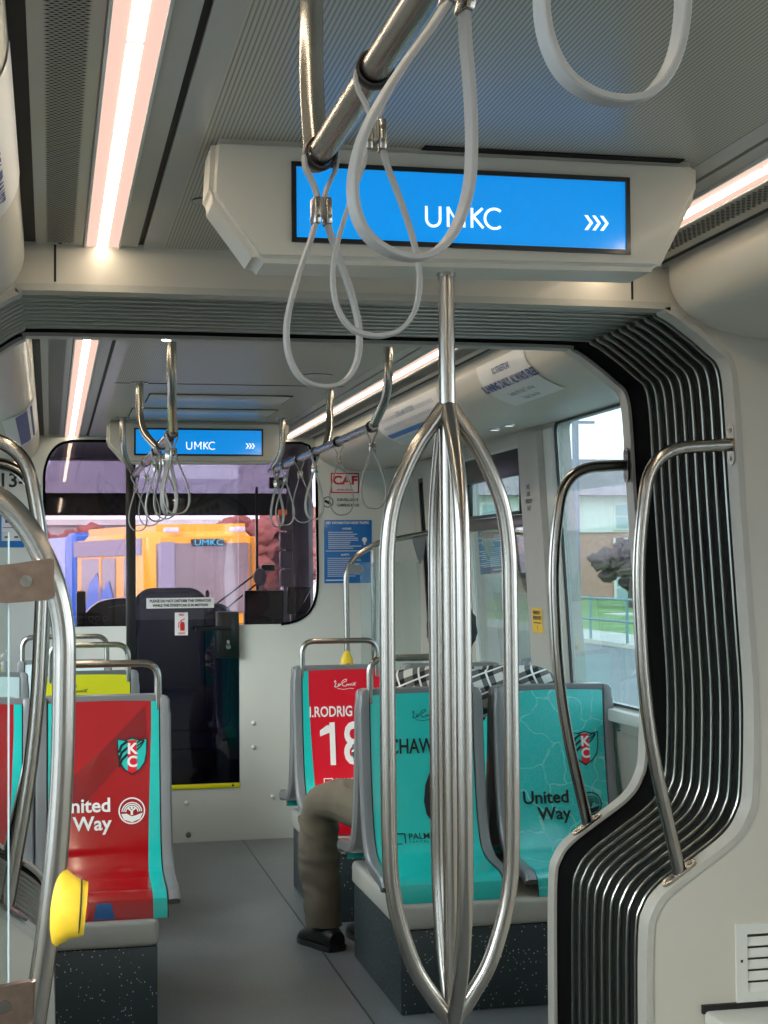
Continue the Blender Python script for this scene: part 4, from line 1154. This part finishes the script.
wp = MB(); wp.tube([(.99, 9.98, 1.20), (1.34, 9.90, 1.47)], .006, 8); wp.tube([(1.06, 9.98, 1.17), (1.36, 9.90, 1.42)], .006, 8)
wp.build('arm', 'black_plastic', t)
MB().box(1.33, 1.42, 9.86, 9.92, 1.455, 1.50, .01).build('motor', 'black_plastic', t)
t = thing('round_mirror', 'dark round mirror low in the cab window beside the monitor', 'mirror', (1.28, 9.6, 1.3))
MB().ball((1.285, 9.6, 1.42), (.042, .03, .055), 3).build('shell', 'tram_grey', t)

# door draught screen at the far right door
yy = 7.62
t = thing('door_partition', 'far steel frame with a glass panel beside the right-hand door', 'partition', (1.6, yy, 0))
MB().tube(smooth_path([(1.468, yy, 0), (1.455, yy, 1.50), (1.62, yy, 1.60), (1.93, yy, 1.655)], [.10, .05], 10), .0145, 14).build('pole', 'steel', t)
MB().tube([(1.66, yy+.02, 0), (1.60, yy+.02, 1.05), (1.60, yy+.02, 1.57)], .0125, 12).build('pole', 'steel', t)
MB().box(1.53, 1.84, yy-.003, yy+.003, .42, 1.50).build('glass_panel', 'screen_panel', t)
plate('clamp', [(1.462, 1.44), (1.53, 1.442), (1.548, 1.462), (1.53, 1.488), (1.462, 1.495)], [], fy(yy-.016), .030, 'shell_grey', t)
plate('clamp', [(1.80, 1.62), (1.87, 1.635), (1.855, 1.53), (1.84, 1.49), (1.825, 1.53)], [], fy(yy-.016), .030, 'shell_grey', t)
for x, lab in ((1.462, 'yellow stop button peeking over the red seat 18'), (1.665, 'yellow stop button behind the seat handle, right of seat 18')):
    t = thing('stop_button', lab, 'button', (x, yy, .98))
    mb = MB(); rows = []
    for z, r in ((.955, .012), (.96, .026), (.99, .034), (1.02, .030), (1.045, .018), (1.06, .008)): rows.append([(x-.01+r*math.cos(a*PI/8), yy-.03+r*.7*math.sin(a*PI/8), z) for a in range(16)])
    mb.grid(rows, closed=True); mb.build('housing', 'button_yellow', t)
    MB().disc((x-.01, yy-.054, .985), (0, -1, 0), .012, .003).build('push_button', 'button_red', t)

# notices on the right column
t = thing('window_notice', 'small printed notice on the grey column between the windows', 'sign', (1.96, 6.24, 1.7))
decal('lettering', [shift(text2d(s, .026, .0008, sx=.8), 0, q) for s, q in (('TAKE', .045), ('CARE', .015), ('WINDOW', -.015), ('SHUT', -.045))], lambda u, v: (wx(1.76+v)-.0365, 6.17-u, 1.76+v), 'strap_ring', t)
t = thing('warning_notice', 'yellow notice low on the grey column between the windows', 'sign', (1.98, 6.2, 1.2))
q = MB(); q.grid([[(wx(z)-.0365, 6.09, z), (wx(z)-.0365, 6.23, z)] for z in (1.195, 1.30)], False); q = q.build('sheet', 'notice_yellow', t)
decal('lettering', [shift(text2d('EMERGENCY', .022, .0006, sx=.75), 0, .032), shift(text2d('WINDOW EXIT', .022, .0006, sx=.68), 0, .010), rect2d(-.05, .05, -.012, -.007), shift(text2d('!', .03, .001), 0, -.033)], lambda u, v: (wx(1.247+v)-.0375, 6.16-u, 1.247+v), 'black_print', q)

# vent and box on the near right portal
t = thing('wall_vent', 'square louvred vent low on the right wall', 'vent', (1.65, YG1, .43))
plate('frame', [(1.588, .437), (1.80, .437), (1.80, .622), (1.588, .622)], [[(1.616, .462), (1.772, .462), (1.772, .597), (1.616, .597)]], fy(YG1-.008), .008, 'cab_white', t)
MB().box(1.61, 1.78, YG1-.001, YG1+.0, .455, .60).build('backing', 'hole_black', t)
for k in range(5):
    z = .468+k*.027
    MB().add([(1.614, YG1-.0075, z-.006), (1.774, YG1-.0075, z-.006), (1.774, YG1-.002, z+.013), (1.614, YG1-.002, z+.013), (1.614, YG1-.0055, z-.008), (1.774, YG1-.0055, z-.008), (1.774, YG1-.0012, z+.013), (1.614, YG1-.0012, z+.013)], [(0, 1, 2, 3), (4, 5, 6, 7), (0, 1, 5, 4)], False).build('slat', 'cab_white', t)
MB().box(1.5985, 1.6035, YG1-.010, YG1-.007, .532, .538).build('screw', 'gap_black', t)
t = thing('equipment_box', 'cream box under the vent at the bottom right corner', 'box', (1.7, 3.25, 0))
MB().box(1.505, 2.0, 3.10, YG1-.002, 0, .425, .008).build('body', 'cab_white', t)
MB().box(1.50, 2.0, YG1-.012, YG1-.001, .418, .438).build('seal', 'gap_black', t)

# ------------------------------------------------------------------ passenger
def skin_mesh(nodes, edges, sub=2):
    me = bpy.data.meshes.new('s'); me.from_pydata([n[0] for n in nodes], edges, []); o = bpy.data.objects.new('s', me); COL.objects.link(o)
    o.modifiers.new('k', 'SKIN'); 
    for sv, n in zip(me.skin_vertices[0].data, nodes): sv.radius = n[1] if hasattr(n[1], '__len__') else (n[1], n[1])
    me.skin_vertices[0].data[0].use_root = True
    sb = o.modifiers.new('b', 'SUBSURF'); sb.levels = sub; sb.render_levels = sub
    dg = bpy.context.evaluated_depsgraph_get(); out = bpy.data.meshes.new_from_object(o.evaluated_get(dg))
    r = ([v.co.copy() for v in out.vertices], [tuple(p.vertices) for p in out.polygons])
    bpy.data.objects.remove(o); bpy.data.meshes.remove(me); bpy.data.meshes.remove(out)
    return r
def remeshed(mb, voxel, smooth=2):
    me = bpy.data.meshes.new('s'); me.from_pydata([tuple(v) for v in mb.v], [], mb.f); o = bpy.data.objects.new('s', me); COL.objects.link(o)
    m_ = o.modifiers.new('r', 'REMESH'); m_.mode = 'VOXEL'; m_.voxel_size = voxel; m_.use_smooth_shade = True
    if smooth: s_ = o.modifiers.new('s', 'SMOOTH'); s_.iterations = smooth; s_.factor = .5
    dg = bpy.context.evaluated_depsgraph_get(); out = bpy.data.meshes.new_from_object(o.evaluated_get(dg))
    r = MB().add([v.co.copy() for v in out.vertices], [tuple(p.vertices) for p in out.polygons])
    bpy.data.objects.remove(o); bpy.data.meshes.remove(me); bpy.data.meshes.remove(out)
    return r
P = {'pelvis': (1.34, 5.66, .53), 'waist': (1.37, 5.62, .70), 'chest': (1.42, 5.585, .88), 'upper': (1.45, 5.585, 1.00), 'neck': (1.465, 5.60, 1.085), 'skull': (1.468, 5.625, 1.17),
     'hipL': (1.22, 5.72, .53), 'kneeL': (1.035, 6.00, .575), 'ankL': (1.040, 5.955, .11), 'hipR': (1.45, 5.72, .53), 'kneeR': (1.45, 6.09, .56), 'ankR': (1.215, 6.00, .11),
     'shL': (1.275, 5.585, 1.00), 'elL': (1.125, 5.60, .80), 'wrL': (1.20, 5.80, .68), 'shR': (1.635, 5.58, 1.01), 'elR': (1.845, 5.59, 1.035), 'wrR': (1.86, 5.80, .93)}
def chain(nodes):
    return nodes, [(i, i+1) for i in range(len(nodes)-1)]
person = thing('person', 'person in a black and white plaid shirt and khaki trousers, seated with back turned', 'person', (1.30, 5.75, 0))
body = MB()
nd = [(P['pelvis'], .115), (P['waist'], (.135, .095)), (P['chest'], (.165, .105)), (P['upper'], (.12, .085)), (P['neck'], .052), (P['skull'], .056),
      (P['hipL'], .085), (P['kneeL'], .060), (P['ankL'], .040), (P['hipR'], .085), (P['kneeR'], .060), (P['ankR'], .040),
      (P['shL'], .058), (P['elL'], .042), (P['wrL'], .028), (P['shR'], .058), (P['elR'], .042), (P['wrR'], .028)]
ed = [(0, 1), (1, 2), (2, 3), (3, 4), (4, 5), (0, 6), (6, 7), (7, 8), (0, 9), (9, 10), (10, 11), (3, 12), (12, 13), (13, 14), (3, 15), (15, 16), (16, 17)]
body.add(*skin_mesh(nd, ed))
hc = Vector((1.478, 5.635, 1.225))
body.ball(hc, (.078, .098, .112), 3); body.ball(hc+Vector((0, .045, -.05)), (.055, .055, .06), 2)
for s in (-1, 1): body.ball(hc+Vector((s*.080, -.003, -.018)), (.012, .020, .032), 2)
body.ball(hc+Vector((0, .098, -.02)), (.014, .022, .022), 2)
for s in (-1, 1): body.ball(hc+Vector((s*.03, .084, .005)), (.016, .012, .010), 2)
body.ball(hc+Vector((0, .092, -.062)), (.026, .012, .009), 2)
for w0, dr, sd in ((Vector(P['wrL']), Vector((.5, .8, -.25)).normalized(), 1), (Vector(P['wrR']), Vector((0, .75, -.65)).normalized(), -1)):
    side_ = dr.cross(Vector((0, 0, 1))).normalized(); dn = side_.cross(dr).normalized()
    if dn.z > 0: dn = -dn
    body.add(*skin_mesh([(w0-dr*.02, (.026, .020)), (w0+dr*.03, (.034, .017)), (w0+dr*.085, (.040, .015))], [(0, 1), (1, 2)]))
    for k in range(4):
        b0 = w0+dr*.075+side_*(k-1.5)*.019; ln = (.062, .074, .070, .055)[k]
        body.add(*skin_mesh([(b0, .010), (b0+dr*ln*.45+dn*.006, .009), (b0+dr*ln*.78+dn*.020, .0085), (b0+dr*ln*.9+dn*.038, .0075)], [(0, 1), (1, 2), (2, 3)]))
    b0 = w0+dr*.03-side_*.030*sd
    body.add(*skin_mesh([(b0, .012), (b0+dr*.03-side_*.020*sd+dn*.008, .0105), (b0+dr*.058-side_*.026*sd+dn*.016, .009)], [(0, 1), (1, 2)]))
remeshed(body, .0075, 2).build('body', 'skin', person)
# trousers
tr = MB()
nd = [((1.34, 5.66, .54), .140), ((1.36, 5.63, .66), (.148, .112)), ((1.22, 5.73, .540), .108), ((1.12, 5.87, .575), .098), ((1.035, 6.005, .570), .082), ((1.032, 6.010, .46), .084), ((1.030, 5.99, .32), .082), ((1.035, 5.965, .20), .074), ((1.044, 5.955, .02), .072),
      ((1.45, 5.73, .54), .108), ((1.45, 5.92, .57), .096), ((1.45, 6.09, .56), .080), ((1.40, 6.08, .40), .074), ((1.30, 6.04, .25), .070), ((1.215, 6.0, .02), .066)]
ed = [(0, 1), (0, 2), (2, 3), (3, 4), (4, 5), (5, 6), (6, 7), (7, 8), (0, 9), (9, 10), (10, 11), (11, 12), (12, 13), (13, 14)]
tr.add(*skin_mesh(nd, ed))
tm = remeshed(tr, .008, 3)
# cloth folds
from mathutils import noise as mn
def fold(v):
    v = Vector(v); k = 1 if v.z < .75 else .5
    a = 1-abs(mn.noise(Vector((v.x*7, v.y*7, v.z*20+v.x*9))))*2
    b = mn.noise(Vector((v.x*14+3, v.y*14, v.z*12)))
    c = Vector((1.03, 5.97, v.z)) if v.z < .5 and v.x < 1.13 else Vector((1.3, 6.02, v.z)) if v.z < .5 else Vector((v.x, v.y, .55))
    n_ = (v-c); n_ = n_.normalized() if n_.length > 1e-4 else n_
    v = v+n_*(a*.008+b*.006)*k
    if v.z < .085: v.z = .085
    return tuple(v)
tm.v = [fold(v) for v in tm.v]
tm.build('trousers', 'khaki', person)
# shirt
shm = MB()
nd = [((1.35, 5.635, .64), (.150, .115)), (P['waist'], (.158, .118)), (P['chest'], (.190, .122)), ((1.45, 5.585, 1.035), (.145, .092)), ((1.466, 5.60, 1.085), .066),
      ((1.27, 5.585, 1.028), .076), ((1.185, 5.585, .90), .066), (P['elL'], .060), ((1.185, 5.74, .71), .046),
      ((1.64, 5.58, 1.035), .076), ((1.75, 5.585, 1.050), .062), (P['elR'], .058), ((1.858, 5.74, .965), .044)]
ed = [(0, 1), (1, 2), (2, 3), (3, 4), (3, 5), (5, 6), (6, 7), (7, 8), (3, 9), (9, 10), (10, 11), (11, 12)]
shm.add(*skin_mesh(nd, ed))
sm_ = remeshed(shm, .010, 2)
sm_.v = [tuple(Vector(v)+Vector(mn.noise_vector(Vector((v[0]*11, v[1]*11, v[2]*14))))*.008) for v in sm_.v]
sm_.build('shirt', 'plaid', person)
# hair
hr = MB()
hr.ball(hc+Vector((0, -.012, .018)), (.090, .104, .112), 4)
hr.v = [v for v in hr.v]
bm = bmesh.new(); bmesh.ops.create_icosphere(bm, subdivisions=4, radius=1)
for v in bm.verts:
    q = v.co.copy(); p_ = hc+Vector((q.x*.094, q.y*.104-.010, q.z*.114+.016))
    nn = mn.noise(q*6)*.008; v.co = p_+q*nn
bmesh.ops.bisect_plane(bm, geom=bm.verts[:]+bm.edges[:]+bm.faces[:], plane_co=hc+Vector((0, .045, .02)), plane_no=Vector((0, .75, -.66)), clear_outer=True)
MB().bm(bm, True).build('hair', 'hair', person)
# shoes
def shoe(ax, ay, ang, nm='shoe'):
    rows = []; c, s = math.cos(ang), math.sin(ang)
    for d, hw, ht in ((-.075, .018, .05), (-.068, .036, .075), (-.03, .043, .10), (.02, .044, .105), (.07, .046, .082), (.105, .050, .066), (.140, .046, .054), (.165, .030, .040), (.174, .010, .026)):
        row = []
        for k in range(16):
            a = 2*PI*k/16; x = math.cos(a)*hw; z = ht/2+math.sin(a)*ht/2
            z = max(z, .004)
            if z < ht*.25: x *= 1.08
            row.append((ax+x*c+d*-s*-1*(-1)*-1, ay+x*s+d*c, z) if False else (ax+x*c-d*s, ay+x*s+d*c, z))
        rows.append(row)
    mb = MB().grid(rows, closed=True); n_ = len(mb.v)
    mb.f.append(tuple(range(16))); mb.sm.append(True); mb.f.append(tuple(range(n_-16, n_))); mb.sm.append(True)
    o = mb.build(nm, 'shoe_black', person)
    so = []
    for d, hw in ((-.078, .02), (-.07, .040), (-.02, .048), (.05, .048), (.105, .054), (.145, .048), (.17, .032), (.18, .012)):
        so.append((d, hw))
    outl = [(ax+h*c-d*s, ay+h*s+d*c) for d, h in so]+[(ax-h*c-d*s, ay-h*s+d*c) for d, h in so[::-1]]
    plate('sole', outl, [], lambda u, v, d: (u, v, d), .022, 'black_plastic', o)
shoe(1.052, 5.945, .42); shoe(1.225, 5.99, .15)

# ------------------------------------------------------------------ outside
gz = -.38
struct('ground', MB().box(-60, 90, -20, 140, gz-.5, gz), 'asphalt')
gl = MB(); gl.box(14.5, 60, 30, 78, gz, gz+.06); struct('lawn', gl, 'lawn')
gl = MB(); gl.box(12.6, 14.5, -20, 110, gz, gz+.10); gl.box(20, 60, 52, 54, gz, gz+.1); struct('sidewalk', gl, 'concrete')
# apartment house
t = thing('apartment_house', 'brick apartment house with white upper storey beyond the right windows', 'building', (32, 80, gz))
MB().box(17, 52, 78, 90, gz, 3.25).build('brick_wall', 'brick', t)
MB().box(16.8, 52.2, 77.9, 90, 3.25, 5.2).build('upper_wall', 'siding', t)
bm_ = MB(); bm_.add([(16, 77.2, 5.2), (53, 77.2, 5.2), (53, 91, 5.2), (16, 91, 5.2), (19, 84, 7.6), (50, 84, 7.6)], [(0, 1, 5, 4), (2, 3, 4, 5), (0, 4, 3), (1, 2, 5), (0, 1, 2, 3)], False)
bm_.build('roof', 'shingle', t)
for zc in (4.1, 2.2, -.0+.3):
    for k in range(9):
        x = 19+k*3.7
        f_ = MB().box(x-.65, x+.65, 77.8, 77.95, zc-.75, zc+.75, .03).build('window', 'siding', t)
        m_ = MB(); m_.box(x-.53, x+.53, 77.76, 77.81, zc-.62, zc-.04); m_.box(x-.53, x+.53, 77.76, 77.81, zc+.04, zc+.62); m_.build('pane', 'pane_dark', f_)
# lower brick building further along (seen between the poles)
t = thing('brick_building', 'pinkish brick building far along the street to the right', 'building', (22, 100, gz))
MB().box(22, 40, 112, 124, gz, 7.4).build('wall', 'brick', t)
MB().box(21.7, 40.3, 111.8, 124.2, 7.4, 8.0).build('roof', 'siding', t)
for z in (1.6, 4.6):
    for k in range(5):
        MB().box(23.2+k*3.4, 24.8+k*3.4, 111.85, 112.0, z, z+1.7, .04).build('window', 'pane_dark', t)
# rail fence and shrubs
t = thing('rail_fence', 'pale teal rail fence beside the lawn', 'fence', (14, 40, gz))
for k in range(9): MB().tube([(12.7, 28+k*2.4, gz+.1), (12.7, 28+k*2.4, .75)], .035, 8).build('post', 'fence_teal', t)
for z in (.2, .7): MB().tube([(12.7, 28, z), (12.7, 47.5, z)], .03, 8).build('rail', 'fence_teal', t)
def clump(mb, c, r, seed, sub=4):
    def fn(v):
        d = (v-Vector(c)); return v+d*(.5*mn.noise(d*(1.8/max(r))+Vector((seed, 0, 0)))+.30*mn.noise(d*(5/max(r))+Vector((seed, 3, 0)))+.2*mn.noise(d*(13/max(r))))
    mb.ball(c, r, sub, fn)
def tree(x, y, h, r, m, label, seed, group='street trees'):
    t = thing('tree', label, 'tree', (x, y, gz), group)
    MB().tube([(x, y, gz), (x+.1, y, gz+h*.35), (x, y, gz+h*.6)], .2, 8, rr=[.22, .16, .1]).build('trunk', 'bark', t)
    mb = MB(); rnd = random.Random(seed)
    for k in range(26):
        a_ = rnd.uniform(0, 2*PI); d_ = rnd.uniform(0, .85)**.6*r
        c = (x+math.cos(a_)*d_, y+math.sin(a_)*d_*.8, gz+h-r*.9+rnd.uniform(-.75, .75)*r*(1-.45*d_/r)); q = r*rnd.uniform(.20, .38)
        clump(mb, c, (q, q, q*.8), seed+k, 3)
    mb.build('crown', m, t, smooth_angle=170)
tree(24.2, 62, 3.4, 1.6, 'bush', 'dark bare bushy tree in front of the apartment house, middle of the big window', 1)
tree(27.6, 64, 2.7, 1.25, 'bush', 'dark bushy tree in front of the apartment house, right part of the big window', 2)
tree(21.5, 66, 3.0, 1.3, 'bush', 'small bushy tree in front of the apartment house, left part of the big window', 3)
t = thing('utility_pole', 'tall grey utility pole rising before the apartment house', 'pole', (23.2, 66, gz))
MB().tube([(23.2, 66, gz), (23.2, 66, 9.5)], .16, 8).build('post', 'tram_grey', t)
for z in (8.6, 7.9): MB().box(22.3, 24.1, 65.9, 66.1, z, z+.12).build('crossarm', 'tram_grey', t)

# the other streetcar, seen through the windscreen
A = Vector((2.25, 36.0, 0)); ang = math.radians(-17)
TX = lambda x, y, z: Vector((A.x+x*math.cos(ang)+y*math.sin(-ang)*-1, A.y+x*math.sin(ang)*-1*-1+y*math.cos(ang), z))
g0 = -.9
t = thing('streetcar', 'yellow and blue streetcar standing outside the windscreen', 'streetcar', (A.x+1.3, A.y+4, gz))
def tbox(x0, x1, y0, y1, z0, z1, name, m, parent=None, bev=.03):
    bm = bmesh.new(); bmesh.ops.create_cube(bm, size=1)
    for v in bm.verts: v.co = Vector(((x0+x1)/2+v.co.x*(x1-x0), (y0+y1)/2+v.co.y*(y1-y0), (z0+z1)/2+v.co.z*(z1-z0)))
    if bev: bmesh.ops.bevel(bm, geom=bm.edges[:], offset=bev, segments=3, affect='EDGES')
    return MB().bm(bm, True, lambda v: TX(*v)).build(name, m, parent or t)
tbox(0, 2.7, .1, 5.6, gz+.3, 2.52, 'front_body', 'tram_yellow', bev=.30)
f_ = tbox(.22, 2.45, .02, .3, .35, 2.18, 'windscreen', 'tram_glass', bev=.12)
s_ = tbox(1.0, 1.75, -.02, .1, 2.00, 2.16, 'destination_sign', 'black_plastic', bev=.01)
decal('lettering', [text2d('UMKC', .20, 0, sx=1.2)], lambda u, v: TX(1.38+u, -.03, 2.075+v), 'sign_teal', s_)
for x in (.55, 2.1): tbox(x-.16, x+.16, 0.0, .2, 2.32, 2.44, 'headlight', 'sticker_white', bev=.02)
tbox(.24, .62, -.005, .12, .4, 2.1, 'windscreen_pillar', 'tram_grey', bev=.03)
sw = tbox(-.03, .06, 1.0, 1.7, -.1, 1.75, 'side_window', 'tram_glass', bev=.02)
tbox(-.03, .06, 2.3, 4.9, -.1, 1.75, 'door_glass', 'tram_glass', bev=.02)
tbox(-.05, .05, 3.3, 3.45, -.3, 1.8, 'door_post', 'tram_yellow', bev=.01)
tbox(-.04, .04, .5, 5.5, 1.8, 2.2, 'side_band', 'tram_grey', bev=.01)
MB().add([TX(-.05, 2.5, .0), TX(-.05, 4.6, .2), TX(-.05, 4.2, 1.1), TX(-.05, 3.6, 1.4), TX(-.05, 3.2, .9), TX(-.05, 2.7, 1.2), TX(-.05, 2.4, .8)], [(0, 1, 2, 3, 4, 5, 6)], False).build('side_graphic', 'tram_blue', t)
tbox(-.02, 2.72, 5.6, 6.3, gz+.3, 2.45, 'joint_section', 'tram_blue', bev=.08)
tbox(0.02, 2.7, 6.3, 13, gz+.3, 2.35, 'rear_body', 'tram_pale', bev=.12)
tbox(-.02, .05, 6.8, 12.5, .0, 1.6, 'side_window', 'tram_glass', bev=.02)
tbox(.2, 2.5, .4, 5.0, gz, gz+.3, 'undercarriage', 'black_plastic', bev=.02)
tbox(.2, 2.5, 7, 12, gz, gz+.3, 'undercarriage', 'black_plastic', bev=.02)
tree(8.2, 62, 4.3, 2.0, 'autumn', 'reddish autumn tree right of the other streetcar', 11)
tree(10.8, 75, 5.0, 2.4, 'autumn', 'reddish autumn tree beyond the cab window, farther right', 12)
tree(1.5, 90, 4.8, 2.2, 'autumn', 'reddish tree behind the roof of the other streetcar', 13)
tree(-1.8, 95, 4.6, 2.3, 'autumn', 'distant reddish tree at the left of the windscreen', 14)
t = thing('pale_building', 'pale low building behind the autumn trees', 'building', (4, 112, gz))
MB().box(-8, 19, 110, 118, gz, 4.6).build('wall', 'concrete', t)
for k in range(7): MB().box(-6.5+k*3.6, -4.6+k*3.6, 109.9, 110.05, 1.4, 3.2, .04).build('window', 'pane_dark', t)
MB().box(-8.3, 19.3, 109.7, 118.3, 4.6, 5.0).build('roof', 'siding', t)

# ------------------------------------------------------------------ sky and sun
w = bpy.data.worlds.new('world'); sc.world = w; w.use_nodes = True; nt = w.node_tree
bg = nt.nodes['Background']; tc = nt.nodes.new('ShaderNodeTexCoord'); sx = nt.nodes.new('ShaderNodeSeparateXYZ')
nt.links.new(tc.outputs['Generated'], sx.inputs[0])
r = nt.nodes.new('ShaderNodeValToRGB'); r.color_ramp.elements[0].position = 0; r.color_ramp.elements[0].color = (.56, .65, .74, 1)
r.color_ramp.elements[1].position = .5; r.color_ramp.elements[1].color = (.60, .72, .86, 1)
nt.links.new(sx.outputs['Z'], r.inputs['Fac'])
nz = nt.nodes.new('ShaderNodeTexNoise'); nz.inputs['Scale'].default_value = 3.2; nz.inputs['Detail'].default_value = 6
nt.links.new(tc.outputs['Generated'], nz.inputs['Vector'])
r2 = nt.nodes.new('ShaderNodeValToRGB'); r2.color_ramp.elements[0].position = .46; r2.color_ramp.elements[1].position = .68
nt.links.new(nz.outputs['Fac'], r2.inputs['Fac'])
mx = nt.nodes.new('ShaderNodeMix'); mx.data_type = 'RGBA'; nt.links.new(r2.outputs['Color'], mx.inputs['Factor'])
nt.links.new(r.outputs['Color'], mx.inputs['A']); mx.inputs['B'].default_value = (.92, .92, .93, 1)
nt.links.new(mx.outputs['Result'], bg.inputs['Color']); bg.inputs['Strength'].default_value = 3.7
ld = bpy.data.lights.new('sun', 'SUN'); ld.energy = 2.2; ld.angle = .45; ld.color = (1, .93, .84)
lo = bpy.data.objects.new('sun', ld); COL.objects.link(lo); lo.rotation_euler = Vector((.80, .50, -.38)).to_track_quat('-Z', 'Y').to_euler(); lo.location = (0, 0, 20)

sc.view_settings.view_transform = 'Standard'; sc.view_settings.look = 'None'; sc.view_settings.gamma = 1; sc.view_settings.exposure = 0.82
try: sc.view_settings.use_curve_mapping = False
except Exception: pass
cy = sc.cycles
cy.use_denoising = True
try: cy.denoiser = 'OPENIMAGEDENOISE'
except Exception: pass
cy.max_bounces = 10; cy.diffuse_bounces = 5; cy.glossy_bounces = 4; cy.transmission_bounces = 4; cy.transparent_max_bounces = 16
cy.sample_clamp_indirect = 4
